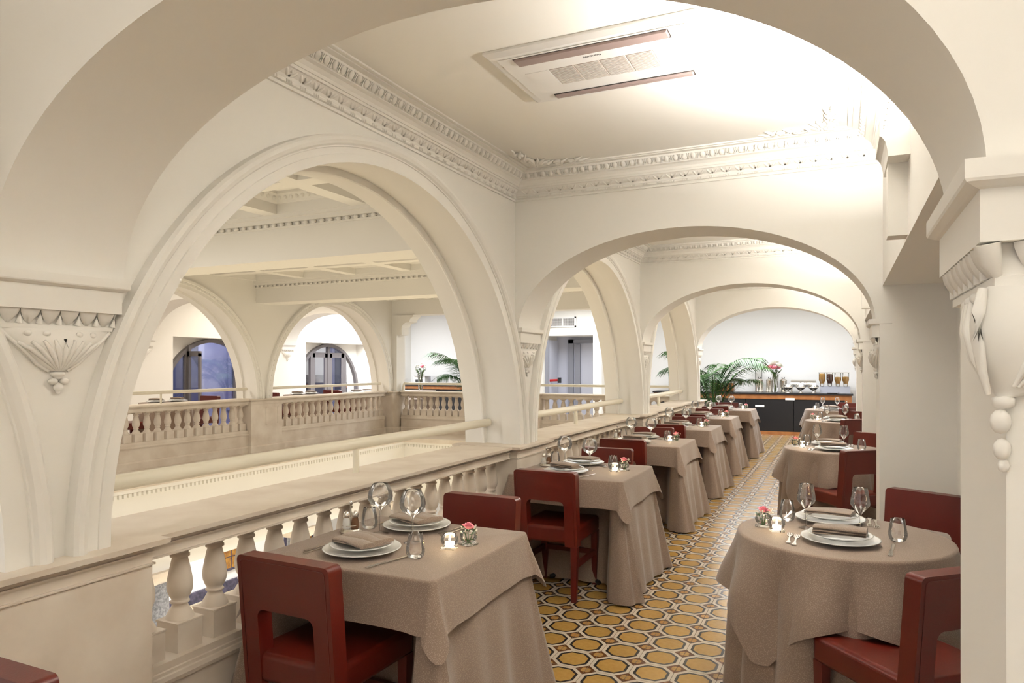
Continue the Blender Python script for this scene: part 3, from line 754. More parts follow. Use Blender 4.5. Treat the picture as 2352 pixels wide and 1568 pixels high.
def window(idx, yc, label_open):
    """arched window in the recess: frame ring, mullions, panes"""
    x = XO - 0.34; R = 1.15; zs = 0.86
    r = struct('window_%d' % idx, MB().box(x - 0.02, x + 0.02, yc - R, yc + R, 0.0, 0.02), 'window_frame')
    mb = MB(); arch_sweep(mb, [(R, x + 0.05), (R, x - 0.05), (R - 0.07, x - 0.05), (R - 0.07, x + 0.05), (R, x + 0.05)], yc, zs, 40)
    for s in (-1, 1): mb.box(x - 0.05, x + 0.05, yc + s * R - (0.07 if s > 0 else 0), yc + s * R + (0.07 if s < 0 else 0), 0, zs)
    mb.build('window_frame', 'window_frame', r)
    n = 36     # wall round the window head
    arc = [(yc - R * cos(pi * i / n), zs + R * sin(pi * i / n)) for i in range(n + 1)]
    mb = MB(); ln = [(yc - 1.18, zs)] + arc + [(yc + 1.18, zs)]; k = len(ln)
    mb.add([(x - 0.03, y, z) for y, z in ln] + [(x - 0.03, y, 2.1) for y, z in ln], [(i, i + 1, k + i + 1, k + i) for i in range(k - 1)])
    mb.build('head_wall', 'plaster', r, fix=False)
    hz = lambda y: zs + sqrt(max(0.0, (R - 0.03) ** 2 - (y - yc) ** 2))
    mul = [-0.62, 0.0, 0.62] if not label_open else [-0.62, 0.62]
    for y in mul: MB().box(x - 0.03, x + 0.04, yc + y - 0.04, yc + y + 0.04, 0, hz(yc + y)).build('mullion', 'window_frame', r)
    cells = [(-1.08, -0.66), (-0.58, -0.04), (0.04, 0.58), (0.66, 1.08)] if not label_open else [(-1.08, -0.66), (-0.58, 0.58), (0.66, 1.08)]
    for a, b in cells:
        if label_open and a == -0.58: pass
        m = 10; pts = [(yc + a, 0.05)] + [(yc + a + (b - a) * i / m, hz(yc + a + (b - a) * i / m) - 0.05) for i in range(m + 1)] + [(yc + b, 0.05)]
        mb = MB(); mb.prism(pts, x - 0.006, x + 0.006, 'x'); mb.build('pane', 'pane', r)
        if not label_open and abs(a) < 0.6:      # inner sash of the double doors
            mb = MB()
            for (p0, p1, q0, q1) in ((a, a + 0.09, 0.05, 1.78), (b - 0.09, b, 0.05, 1.78), (a, b, 0.05, 0.2), (a, b, 1.68, 1.8)): mb.box(x + 0.008, x + 0.03, yc + p0, yc + p1, q0, q1)
            mb.build('sash', 'window_frame', r)
    if label_open:     # casement swung open into the room
        rt = MB(); y0 = yc - 0.60
        for (p0, p1, q0, q1) in ((0, 0.08, 0.05, 1.88), (0.52, 0.60, 0.05, 1.72), (0, 0.6, 0.05, 0.18), (0, 0.6, 1.66, 1.76)): rt.box(x + 0.05 + p0 * 0.55, x + 0.05 + p1 * 0.55, y0 - 0.02, y0 + 0.025, q0, q1)
        rt.build('open_casement', 'window_frame', r)
        MB().box(x + 0.09, x + 0.34, y0, y0 + 0.006, 0.18, 1.68).build('pane', 'pane', r)
    return r
window(1, 6.72, False); window(2, 10.28, True); window(3, 13.81, False)
# street front outside the windows, lit by an added bluish area light
fa = thing('street_facade', 'bluish street facade seen through the far arched windows', 'building', (XO - 3.6, 0, 0), 0)
MB().box(-0.3, 0, 0, 20, -3, 5).build('wall', 'facade', fa)
for q in range(9):
    y = 1.2 + q * 2.1; f = MB().box(0.0, 0.06, y - 0.1, y + 1.15, 0.3, 2.3).build('window', 'facade', fa)
    MB().box(0.02, 0.07, y + 0.02, y + 1.03, 0.42, 2.2).build('pane', 'facade_dark', f)
mb = MB(); mb.box(0, 0.15, 0, 20, 2.6, 2.8); mb.box(0, 0.1, 0, 20, -0.3, -0.1); mb.build('string_course', 'facade', fa)
area('facade_fill', (XO - 1.6, 10.5, 3.4), (0, radians(40), 0), 0.5, 7.0, 150, (0.72, 0.78, 1.0))  # no lamp here: added light that brightens the facade

# ---- end gallery: end wall, doorway block with vent
mb = MB(); mb.box(-6.15, 0.9, YE, YE + 0.3, 0, ZC); mb.box(XO - 0.5, -6.15, YE, YE + 0.3, 0, ZC)
struct('wall_end', mb, 'white_wall')
mb = MB()   # doorway block that stands forward of the end wall
mb.box(-7.3, -6.46, 15.6, YE, 0, ZC); mb.box(-5.21, -5.0, 15.6, YE, 0, ZC); mb.box(-6.46, -5.21, 15.6, YE, 2.19, ZC)
struct('wall_doorway', mb, 'plaster')
mb = MB(); mb.box(-6.46, -5.21, 16.5, 16.6, 0, 2.19)
struct('wall_doorway_back', mb, 'pale_door')
dr = struct('door_1', MB().box(-6.05, -5.30, 16.44, 16.49, 0, 2.03), 'pale_door')
mb = MB(); mb.box(-6.12, -5.98, 16.40, 16.5, 0, 2.12); mb.box(-6.12, -5.25, 16.40, 16.5, 2.03, 2.12); mb.build('door_frame', 'grey_door', dr)
MB().box(-5.93, -5.80, 16.36, 16.44, 0, 2.0).build('door_edge', 'grey_door', dr)
dr2 = struct('door_2', MB().box(-6.44, -6.40, 15.75, 16.4, 0, 2.1), 'pale_door')
MB().box(-6.45, -6.36, 15.70, 15.75, 0, 2.1).build('door_edge', 'grey_door', dr2)
pb = thing('push_bar', 'red and black panic bar on the open grey door', 'push bar', (-6.34, 15.9, 1.12))
MB().tube([(-0.10, 0, 0.0), (0.16, 0.02, 0.015)], 0.030, 10).build('bar', 'red_plastic', pb)
MB().box(-0.17, -0.08, -0.035, 0.035, -0.035, 0.03).build('end_cap', 'dark_metal', pb)
MB().box(0.15, 0.21, -0.04, 0.06, -0.055, 0.075).build('lock_case', 'dark_metal', pb)
vt = thing('wall_vent', 'white ventilation grille with many fine slats above the doorway', 'vent', (-5.95, 15.59, 2.505))
MB().box(-0.32, 0.32, -0.008, 0.008, -0.11, 0.11).build('backing', 'dark_slot', vt)
mb = MB()
for (a, b, c, e) in ((-0.33, 0.33, 0.09, 0.12), (-0.33, 0.33, -0.12, -0.09), (-0.33, -0.295, -0.12, 0.12), (0.295, 0.33, -0.12, 0.12), (-0.012, 0.012, -0.1, 0.1)): mb.box(a, b, -0.02, 0.0, c, e)
mb.build('frame', 'plastic', vt)
mb = MB()
for q in range(24): x = -0.28 + q * 0.0245; mb.box(x, x + 0.005, -0.016, -0.006, -0.09, 0.09)
for q in range(7): z = -0.08 + q * 0.0265; mb.box(-0.29, 0.29, -0.012, -0.004, z, z + 0.004)
o = mb.build('slats', 'plastic', vt); o['kind'] = 'stuff'
# ================================================================== AIR CONDITIONER
ac = thing('air_conditioner', 'white ceiling cassette air conditioner with two brown louvres', 'air conditioner', (-0.98, 3.095, ZC), 0)
AW, AD = 0.445, 0.285
MB().mold(-AW, AW, -AD, AD, [(0.022, 0.0), (0.022, -0.012), (0.0, -0.028), (-0.03, -0.030)]).build('housing', 'plastic', ac)
MB().mold(-AW + 0.03, AW - 0.03, -AD + 0.02, AD - 0.10, [(0, -0.0305), (0, -0.033)]).build('face_plate', 'plastic', ac)
for y0, y1, sh in ((-AD + 0.03, -AD + 0.115, 0.0), (AD - 0.085, AD - 0.03, 0.02)):
    MB().box(-0.345 + sh, 0.345 + sh, y0, y1, -0.0335, -0.031).build('slot', 'dark_slot', ac)
    MB().mold(-0.34 + sh, 0.34 + sh, y0 + 0.004, y1 - 0.018, [(0, -0.034), (-0.003, -0.043)]).build('louvre', 'vane', ac)
for q in range(6):
    x0 = -0.355 + q * 0.120
    g = MB().box(x0, x0 + 0.113, -0.088, 0.092, -0.0345, -0.0325).build('intake_grille', 'grille' if 0 < q < 5 else 'plastic', ac)
    if 0 < q < 5:
        mb = MB()
        for r in range(15): y = -0.085 + r * 0.0118; mb.box(x0 + 0.002, x0 + 0.111, y, y + 0.0035, -0.0365, -0.0345)
        o = mb.build('grille_bars', 'plastic', g); o['kind'] = 'stuff'
MB().box(-0.420, -0.400, -0.205, -0.17, -0.032, -0.0295).build('receiver_window', 'grille', ac)
for q in range(4): MB().box(-0.390 + q * 0.012, -0.384 + q * 0.012, -0.215, -0.205, -0.032, -0.0295).build('indicator', 'print', ac)
cu = bpy.data.curves.new('brand', 'FONT'); cu.body = 'SAMSUNG'; cu.size = 0.018; cu.align_x = 'CENTER'; cu.extrude = 0.0004
tmp = bpy.data.objects.new('tmp', cu); C.objects.link(tmp)
me = bpy.data.meshes.new_from_object(tmp.evaluated_get(bpy.context.evaluated_depsgraph_get())); bpy.data.objects.remove(tmp)
me.materials.clear()
kid(me, 'brand_lettering', ac, 'print', (-0.01, -0.138, -0.0338), (pi, 0, 0))

# ================================================================== TABLEWARE (one of each kind, then copies)
def lathe_mesh(name, prof, m, n=28, caps=(False, False)):
    me = MB().lathe(prof, (0, 0, 0), n, True, *caps).mesh(name); me.materials.append(MAT[m]); return me
PLATE_BIG = lathe_mesh('charger_plate', [(0.002, 0.004), (0.09, 0.004), (0.105, 0.007), (0.150, 0.017), (0.155, 0.020), (0.153, 0.0225), (0.148, 0.021), (0.104, 0.011), (0.09, 0.008), (0.002, 0.008)], 'porcelain', 48)
PLATE_SML = lathe_mesh('dinner_plate', [(0.002, 0.004), (0.075, 0.004), (0.085, 0.007), (0.121, 0.018), (0.126, 0.021), (0.124, 0.0235), (0.119, 0.022), (0.084, 0.011), (0.072, 0.008), (0.002, 0.008)], 'porcelain', 48)
BALLOON = lathe_mesh('glass_body', [(0.036, 0.0), (0.036, 0.002), (0.012, 0.005), (0.0045, 0.012), (0.0035, 0.05), (0.0038, 0.095), (0.008, 0.108), (0.022, 0.118), (0.042, 0.130), (0.052, 0.146), (0.055, 0.163), (0.052, 0.184), (0.044, 0.203), (0.034, 0.218), (0.0325, 0.2188)], 'glass', 32)
WINE = lathe_mesh('glass_body', [(0.034, 0.0), (0.034, 0.002), (0.010, 0.005), (0.004, 0.012), (0.0035, 0.075), (0.006, 0.085), (0.020, 0.102), (0.036, 0.120), (0.041, 0.131), (0.040, 0.142), (0.034, 0.175), (0.029, 0.200), (0.0277, 0.2008)], 'glass', 32)
TUMBLER = lathe_mesh('glass_body', [(0.002, 0.002), (0.024, 0.001), (0.032, 0.008), (0.0365, 0.024), (0.0365, 0.036), (0.032, 0.065), (0.027, 0.095), (0.0257, 0.0958)], 'glass', 28)
BALLJAR = [(0.002, 0.012), (0.020, 0.010), (0.032, 0.020), (0.0365, 0.034), (0.034, 0.048), (0.027, 0.058), (0.0255, 0.0588)]
JAR = lathe_mesh('glass_ball', BALLJAR, 'glass', 24)
def mesh_of(mb, name, m):
    me = mb.mesh(name); bm = bmesh.new(); bm.from_mesh(me); bmesh.ops.recalc_face_normals(bm, faces=bm.faces); bm.to_mesh(me); bm.free()
    me.materials.append(MAT[m]); return me
JARFOOT = mesh_of(MB().mold(-0.027, 0.027, -0.027, 0.027, [(0, 0), (0.002, 0.002), (0.002, 0.009), (0, 0.011)]), 'glass_foot', 'glass')
WAXM = lathe_mesh('tealight', [(0.0186, 0.015), (0.019, 0.027), (0.002, 0.0275)], 'wax', 18, (True, True))
FLAMEM = lathe_mesh('flame', [(0.001, 0.028), (0.0035, 0.033), (0.0045, 0.038), (0.003, 0.046), (0.0005, 0.054)], 'flame', 10, (True, True))
def rose_mesh():
    mb = MB()
    for ring, (n, r, tilt, h) in enumerate(((3, 0.006, 0.15, 0.016), (4, 0.011, 0.35, 0.016), (5, 0.017, 0.7, 0.015))):
        for q in range(n):
            a = 2 * pi * q / n + ring * 0.6; rs = []
            for i in range(5):
                s = i / 4; row = []
                for j in range(5):
                    v = (j / 4 - 0.5) * 2; ang = a + v * (pi / n) * 1.15
                    rad = r * (0.45 + 0.6 * s) + tilt * 0.006 * s * s + 0.002 * s * v * v
                    row.append((rad * cos(ang), rad * sin(ang), h * s * (1 - 0.18 * v * v) - 0.004 * ring * (0.6 + 0.4 * s)))
                rs.append(row)
            mb.rings(rs, False, True)
    mb.ball((0, 0, 0.008), 0.006, 0.006, 0.010, 8, 4)
    me = mb.mesh('rose'); me.materials.append(MAT['pink']); return me
def leaves_mesh(seed):
    rnd = random.Random(seed); mb = MB()
    for q in range(22):
        a = rnd.uniform(0, 2 * pi); r = rnd.uniform(0.012, 0.034); z = rnd.uniform(-0.024, 0.014); l = rnd.uniform(0.010, 0.019)
        d = Vector((cos(a), sin(a), rnd.uniform(-0.3, 0.6))).normalized(); p = Vector((cos(a) * r * 0.55, sin(a) * r * 0.55, z)); s = d.cross(Vector((0, 0, 1))).normalized() * l * 0.36
        mb.add([p, p + d * l * 0.5 + s, p + d * l, p + d * l * 0.5 - s], [(0, 1, 2, 3)])
    for q in range(6):
        a = rnd.uniform(0, 2 * pi); mb.tube([(0.004 * cos(a), 0.004 * sin(a), -0.042), (0.016 * cos(a), 0.016 * sin(a), -0.005)], 0.0011, 4)
    me = mb.mesh('foliage'); me.materials.append(MAT['leaf']); return me
def blossom_mesh():
    rnd = random.Random(5); mb = MB()
    for q in range(16):
        a = rnd.uniform(0, 2 * pi); r = rnd.uniform(0.012, 0.030); mb.ball((r * cos(a), r * sin(a), rnd.uniform(-0.006, 0.014)), 0.0030, n=6, m=4)
    me = mb.mesh('small_blossom'); me.materials.append(MAT['petal_white']); return me
ROSE, FOL, BLOS = rose_mesh(), leaves_mesh(2), blossom_mesh()
def fork_mesh():
    mb = MB(); z0, z1 = 0.001, 0.0035
    out = [(-0.0095, 0.0), (-0.006, -0.003), (0.006, -0.003), (0.0095, 0.0), (0.0085, 0.012), (0.0035, 0.06), (0.003, 0.118), (0.010, 0.132), (0.012, 0.145), (-0.012, 0.145), (-0.010, 0.132), (-0.003, 0.118), (-0.0035, 0.06), (-0.0085, 0.012)]
    mb.prism(out, z0, z1, 'z')
    for q in range(4): x = -0.012 + q * 0.0068; mb.box(x, x + 0.0036, 0.144, 0.192, z0, z1)
    return mesh_of(mb, 'fork', 'silver')
def knife_mesh():
    mb = MB(); mb.prism([(-0.009, 0.0), (-0.005, -0.004), (0.005, -0.004), (0.009, 0.0), (0.008, 0.015), (0.005, 0.085), (0.008, 0.095), (0.009, 0.12), (0.010, 0.19), (0.004, 0.212), (-0.002, 0.20), (-0.003, 0.10), (-0.005, 0.085), (-0.008, 0.015)], 0.001, 0.0038, 'z')
    return mesh_of(mb, 'knife', 'silver')
FORK, KNIFE = fork_mesh(), knife_mesh()
def napkin_mesh(loops, ln, seed):
    mb = MB(); rnd = random.Random(seed)
    for (y, z, wy, hz) in loops:
        rs = []
        for i in range(9):
            s = i / 8; x = -ln / 2 + ln * s; k = 1 + 0.14 * sin(5 * s + y * 60); dy = 0.008 * sin(3.2 * s + seed)
            dz = 0.004 * sin(pi * s)
            rs.append([(x + 0.10 * (cos(t) * wy), y + dy + wy * k * cos(t), z + dz + max(-hz * 0.7, hz * k * sin(t))) for t in [2 * pi * j / 14 for j in range(14)]])
        mb.rings(rs, True, True)
    me = mb.mesh('napkin'); me.materials.append(MAT['napkin']); return me
NAP_FAN = napkin_mesh([(0.0, 0.003, 0.075, 0.004), (-0.045, 0.010, 0.034, 0.010), (0.005, 0.014, 0.036, 0.011), (0.05, 0.012, 0.032, 0.009)], 0.195, 1)
NAP_ROLL = napkin_mesh([(0.0, 0.003, 0.07, 0.004), (-0.01, 0.012, 0.058, 0.007), (-0.022, 0.024, 0.045, 0.010)], 0.20, 2)
NAP_FLAT = napkin_mesh([(0.0, 0.004, 0.065, 0.005), (0.004, 0.012, 0.058, 0.007)], 0.20, 4)

def put(name, me, loc, rz, label, cat, group, sc=1.0):
    o = bpy.data.objects.new(name, me); C.objects.link(o); o.location = loc; o.rotation_euler = (0, 0, rz); o.scale = (sc, sc, sc)
    return tag(o, label, cat, group)
def jar_thing(name, loc, label, cat, group):
    t = thing(name, label, cat, loc, random.uniform(-0.4, 0.4), group)
    kid(JAR, 'glass_ball', t, None); kid(JARFOOT, 'glass_foot', t, None)
    return t
def candle(loc, tn, power=0.35):
    t = jar_thing('candle_holder', loc, 'lit tealight in a glass ball holder on the ' + tn, 'candle', 'glass candle holders')
    w_ = kid(WAXM, 'tealight', t, None); kid(FLAMEM, 'flame', w_, None)
def posy(loc, tn):
    t = jar_thing('flower_vase', loc, 'small glass ball vase with a pink rose on the ' + tn, 'vase', 'posy vases on the tables')
    r = kid(ROSE, 'rose', t, None, (0, 0, 0.072), (0.15, -0.1, random.uniform(0, 6)), (1.25, 1.25, 1.25)); kid(FOL, 'foliage', t, None, (0, 0, 0.062), (0, 0, random.uniform(0, 6)), (1.3, 1.3, 1.2)); kid(BLOS, 'small_blossom', t, None, (0.006, 0, 0.064), (0, 0, random.uniform(0, 6)), (1.3, 1.3, 1.3))
def caddy(loc, tn):
    t = thing('cruet_set', 'chrome salt and pepper stand on the ' + tn, 'cruet set', loc, random.uniform(-0.6, 0.6) + 0.7, 'salt and pepper stands')
    mb = MB(); mb.lathe([(0.046, 0.0), (0.050, 0.004), (0.046, 0.009), (0.040, 0.010), (0.040, 0.014), (0.034, 0.017), (0.004, 0.017)], (0, 0, 0), 24, True, True, True); mb.build('base', 'silver', t)
    mb = MB(); mb.tube([(0, 0, 0.015), (0, 0, 0.118)], 0.0028, 8); mb.lathe([(0.002, 0.116), (0.007, 0.122), (0.008, 0.130), (0.005, 0.137), (0.001, 0.140)], (0, 0, 0), 12); mb.build('handle', 'silver', t)
    mb = MB(); mb.tube([(0.036 * cos(a), 0.020 * sin(a), 0.030) for a in [2 * pi * k / 16 for k in range(17)]], 0.0016, 6); mb.build('ring', 'silver', t)
    for sx, nm, m in ((-1, 'salt_shaker', 'salt'), (1, 'pepper_shaker', 'pepper')):
        b = MB().lathe([(0.016, 0.018), (0.018, 0.022), (0.0155, 0.05), (0.012, 0.066)], (sx * 0.019, 0, 0), 14, True, True, True).build(nm, m, t)
        MB().lathe([(0.0135, 0.066), (0.0145, 0.070), (0.014, 0.080), (0.010, 0.090), (0.002, 0.094)], (sx * 0.019, 0, 0), 14, True, True, True).build('cap', 'silver', b)

def setting(c, z, rz, tn, which, nap, side=1):
    """plate stack with napkin, two forks, knife; local +y points from the diner to the table's middle"""
    R = Matrix.Rotation(rz, 3, 'Z')
    def L(x, y, dz=0): v = R @ Vector((x, y, 0)); return (c[0] + v.x, c[1] + v.y, z + dz)
    put('charger_plate', PLATE_BIG, L(0, 0, 0.0), 0, 'large white charger plate, %s setting of the %s' % (which, tn), 'plate', 'charger plates')
    put('dinner_plate', PLATE_SML, L(0, 0, 0.0155), 0, 'white dinner plate at the %s setting of the %s' % (which, tn), 'plate', 'dinner plates')
    put('napkin', nap, L(0, 0.0, 0.037), rz + random.uniform(-0.12, 0.12), 'folded taupe napkin at the %s setting of the %s' % (which, tn), 'napkin', 'folded napkins')
    put('fork', FORK, L(-0.19, -0.125), rz + 0.06, 'outer silver fork at the %s setting of the %s' % (which, tn), 'fork', 'forks')
    put('fork', FORK, L(-0.165, -0.15), rz + 0.03, 'inner silver fork at the %s setting of the %s' % (which, tn), 'fork', 'forks')
    put('knife', KNIFE, L(0.185, -0.15), rz - 0.04, 'silver knife at the %s setting of the %s' % (which, tn), 'knife', 'knives')

# ================================================================== TABLES, CLOTHS
def perim_square(h, rc, m=16, k=10):
    pts = []
    for s in range(4):
        a = s * pi / 2; ca, sa = cos(a), sin(a)
        for i in range(m):
            u = -1 + 2 * (i + 0.5) / m; x, y = h, u * (h - rc)
            pts.append((x * ca - y * sa, x * sa + y * ca, ca, sa, 0.0 + 0.25 * abs(u) ** 6, s, u))
        for i in range(k):
            t = (i + 0.5) / k * pi / 2; x, y = h - rc + rc * cos(t), h - rc + rc * sin(t)
            pts.append((x * ca - y * sa, x * sa + y * ca, cos(a + t), sin(a + t), sin(2 * t), s, 2.0))
    return pts
def smooth01(x): x = max(0, min(1, x)); return x * x * (3 - 2 * x)
def square_cloth(name, label, group, loc, h, zt, hem, flare, cdrop, cflare, amp, freq, seed, push=0.0, lev=16, dr=0.0):
    rnd = random.Random(seed); ph = [rnd.uniform(0, 6.28) for _ in range(6)]
    pts = perim_square(h, 0.03); n = len(pts); rs = []
    rs.append([(p[0] * 0.5, p[1] * 0.5, zt) for p in pts]); rs.append([(p[0] - p[2] * 0.012, p[1] - p[3] * 0.012, zt) for p in pts]); rs.append([(p[0] - p[2] * 0.003, p[1] - p[3] * 0.003, zt - 0.002) for p in pts])
    for q in range(lev + 1):
        t = q / lev; row = []
        for i, (x, y, nx, ny, cw, s, u) in enumerate(pts):
            al = i / n * 2 * pi
            hz = hem - cdrop * cw ** 1.5 + 0.004 * sin(freq * al * 0.5 + ph[0])
            hz = max(hz, 0.006)
            z = zt - 0.008 - t * (zt - 0.008 - hz)
            f = sin(freq * al + ph[1]) * 0.6 + sin(freq * 0.53 * al + ph[2]) * 0.4
            o = flare * t ** 1.2 + cflare * cw * t ** 1.1 + amp * f * smooth01(t * 1.3) * (1.0 if abs(u) < 1 or u == 2.0 else 1)
            if u == 2.0 and cflare: o += amp * 1.3 * t * sin(cw * pi * 1.5)
            xx, yy = x + nx * o, y + ny * o
            if push and abs(ny) > 0.9 and abs(u) <= 1.0:
                g = smooth01((1 - abs(u * (h - 0.03)) / 0.34) * 3.0) * smooth01((t - 0.03) / 0.25)
                yy -= math.copysign(push, ny) * g + 0.0
            row.append((xx, yy, z))
        rs.append(row)
    mb = MB(); mb.rings(rs, True, True, True, False)
    o = mb.build(name, 'cloth'); o.location = loc
    return tag(o, label, 'tablecloth', group)
def round_cloth(name, label, group, loc, R, zt, L, hem, flare, amp, waves, seed, lev=16, rot=0.0):
    """L: half side of a square cloth laid on the round top, or None for a cloth down to hem"""
    rnd = random.Random(seed); ph = [rnd.uniform(0, 6.28) for _ in range(4)]; n = 144; rs = []
    ang = [2 * pi * i / n for i in range(n)]
    rs.append([(R * 0.5 * cos(a), R * 0.5 * sin(a), zt) for a in ang]); rs.append([((R - 0.014) * cos(a), (R - 0.014) * sin(a), zt) for a in ang]); rs.append([((R - 0.003) * cos(a), (R - 0.003) * sin(a), zt - 0.003) for a in ang])
    for q in range(lev + 1):
        t = q / lev; row = []
        for a in ang:
            b = a - rot; f = (2 * abs(sin(waves * 0.5 * a + ph[0] + 0.3 * sin(3 * a + ph[2]))) - 1) * 0.75 + sin(4 * a + ph[1]) * 0.25
            if L is not None:
                d = min(L / max(abs(cos(b)), abs(sin(b))), L * 1.33) - R; hz = zt - d * 0.97
            else: hz = hem
            z = zt - 0.01 - t * (zt - 0.01 - hz); dd = (zt - z)
            o = flare * t + amp * (f + 0.12) * smooth01(dd / 0.26)
            if L is not None: o += 0.025 * t
            row.append(((R + o) * cos(a), (R + o) * sin(a), z))
        rs.append(row)
    mb = MB(); mb.rings(rs, True, True, True, False)
    o = mb.build(name, 'cloth'); o.location = loc
    return tag(o, label, 'tablecloth', group)
def table_base(name, label, group, x, y, rnd_r, half, z0=0.0):
    t = thing(name, label, 'table', (x, y, z0), 0, group)
    if rnd_r: MB().lathe([(rnd_r - 0.012, 0.705), (rnd_r - 0.012, 0.733)], (0, 0, 0), 40, False, True, True).build('table_top', 'beige_top', t)
    else: MB().box(-half + 0.012, half - 0.012, -half + 0.012, half - 0.012, 0.705, 0.733).build('table_top', 'beige_top', t)
    MB().tube([(0, 0, 0.05), (0, 0, 0.705)], 0.035, 12).build('column', 'table_steel', t)
    for q in range(4):
        a = q * pi / 2 + pi / 4; MB().tube([(0.02 * cos(a), 0.02 * sin(a), 0.06), (0.14 * cos(a), 0.14 * sin(a), 0.035), (0.25 * cos(a), 0.25 * sin(a), 0.018)], [0.026, 0.022, 0.016], 8).build('foot', 'table_steel', t)

# ================================================================== CHAIR
def make_chair(label):
    t = thing('dining_chair', label, 'chair', (0, 0, 0), 0, 'red leather dining chairs')
    def lean(mb, k=0.09):
        mb.v = [(x, y - max(0, z - 0.36) * k, z) for x, y, z in mb.v]; return mb
    W, H = 0.21, 0.82
    def rc(cx, cz, r, a0, a1, n=5): return [(cx + r * cos(a0 + (a1 - a0) * i / n), cz + r * sin(a0 + (a1 - a0) * i / n)) for i in range(n + 1)]
    out = [(-W, 0.345)] + rc(-W + 0.02, H - 0.02, 0.02, pi, pi / 2) + rc(W - 0.02, H - 0.02, 0.02, pi / 2, 0) + [(W, 0.345)]
    wi, zi = W - 0.082, 0.632
    inn = [(wi, 0.345)] + rc(wi - 0.03, zi - 0.03, 0.03, 0, pi / 2) + rc(-wi + 0.03, zi - 0.03, 0.03, pi / 2, pi) + [(-wi, 0.345)]
    # bands keep the profile convex: two posts and the upper panel, one mesh
    mb = MB(); y0, y1 = -0.235, -0.170
    poly = out + inn
    mb.prism(poly, y0, y1, 'y'); lean(mb)
    bk = mb.build('backrest', 'leather', t, bevel=0.007, seg=3)
    mb = MB()
    g = [(-W + 0.018, 0.355)] + rc(-W + 0.034, H - 0.030, 0.016, pi, pi / 2) + rc(W - 0.034, H - 0.030, 0.016, pi / 2, 0) + [(W - 0.018, 0.355)]
    mb.tube([(x, y0 - 0.0005, z) for x, z in g], 0.0018, 5); lean(mb); mb.build('piping', 'red_wood', bk)
    st = MB().box(-W + 0.002, W - 0.002, -0.235, 0.225, 0.362, 0.468).build('seat', 'leather', t, bevel=0.022, seg=3)
    mb = MB(); q = [(-W + 0.004, -0.16, 0.447), (-W + 0.004, 0.215, 0.447), (W - 0.004, 0.215, 0.447), (W - 0.004, -0.16, 0.447)]
    for a, b in zip(q, q[1:]): mb.tube([a, b], 0.002, 5)
    mb.build('seam', 'red_wood', st)
    for sx in (-1, 1):
        for fy, y in ((1, 0.195), (-1, -0.205)):
            x = sx * (W - 0.026)
            mb = MB(); rs = []
            for z, hw, dy in ((0.0, 0.017, -0.015 if fy < 0 else 0.0), (0.37, 0.023, 0)): rs.append([(x - hw, y + dy - hw, z), (x + hw, y + dy - hw, z), (x + hw, y + dy + hw, z), (x - hw, y + dy + hw, z)])
            mb.rings(rs); mb.build('leg', 'red_wood', t, bevel=0.003, seg=1)
        MB().box(sx * (W - 0.026) - 0.010, sx * (W - 0.026) + 0.010, -0.19, 0.18, 0.205, 0.240).build('stretcher', 'red_wood', t)
    MB().box(-W + 0.03, W - 0.03, 0.180, 0.200, 0.205, 0.240).build('stretcher', 'red_wood', t)
    return t
CH = [None]
def chair(x, y, rz, label, z=0.0):
    if CH[0] is None:
        CH[0] = make_chair(label); CH[0].location = (x, y, z); CH[0].rotation_euler = (0, 0, rz); return CH[0]
    return copy_tree(CH[0], (x, y, z), rz, label)

# ---- row of square tables along the balustrade
H_ = 0.40; ZT = 0.75
SQ = [(-1.67, 2.08), (-1.665, 4.36), (-1.735, 6.42), (-1.745, 8.19), (-1.77, 10.01), (-1.735, 12.0)]
FARX = [-1.69, -1.72, -1.83, -1.80, -1.83, -1.86]; NEARX = [-1.735, -1.71, -1.80, -1.80, -1.88, -1.86]
for i, (x, ye) in enumerate(SQ):
    y = ye + H_; tn = ORD[i] + ' square table from the camera'
    table_base('dining_table', 'square pedestal table hidden under cloths, ' + ORD[i] + ' along the balustrade', 'square dining tables', x, y, 0, H_)
    square_cloth('long_tablecloth', 'floor-length taupe tablecloth on the ' + tn, 'long tablecloths', (x, y, 0), H_, 0.736, 0.012, 0.085, 0.0, 0.10, 0.022, 21, 10 + i, push=0.32, lev=22)
    square_cloth('top_cloth', 'square taupe top cloth with drooping corners on the ' + tn, 'top cloths', (x, y, 0), H_ + 0.006, ZT, 0.575, 0.028, 0.075, 0.07, 0.006, 13, 40 + i)
    z = ZT + 0.0015
    near_fan = NAP_FAN if i == 0 else NAP_ROLL
    setting((x - 0.055, y - 0.19), z, -0.18, tn, 'near', near_fan)
    setting((x - 0.085, y + 0.255), z, pi - 0.15, tn, 'far', NAP_FAN if i == 0 else NAP_FLAT)
    put('wine_glass', BALLOON, (x - 0.175, y + 0.10, z), 0, 'balloon wine glass on the rail side of the ' + tn, 'wine glass', 'balloon wine glasses')
    put('wine_glass', BALLOON, (x + 0.045, y + 0.02, z), 0, 'balloon wine glass on the aisle side of the ' + tn, 'wine glass', 'balloon wine glasses')
    put('tumbler', TUMBLER, (x - 0.27, y + 0.15, z), 0, 'stemless water glass on the rail side of the ' + tn, 'tumbler', 'water tumblers')
    put('tumbler', TUMBLER, (x + 0.185, y + (-0.175 if i == 0 else 0.12), z), 0, 'stemless water glass on the aisle side of the ' + tn, 'tumbler', 'water tumblers')
    candle((x + 0.235, y + 0.0, z), tn); posy((x + 0.275, y + 0.085, z), tn)
    caddy((x - 0.305, y + 0.06, z), tn)
    chair(NEARX[i], ye + 0.055, 0.0 if i else -0.03, 'red leather chair on the near side of the ' + tn)
    chair(FARX[i], ye + 0.8 + 0.13, pi + 0.02 * i, 'red leather chair on the far side of the ' + tn)
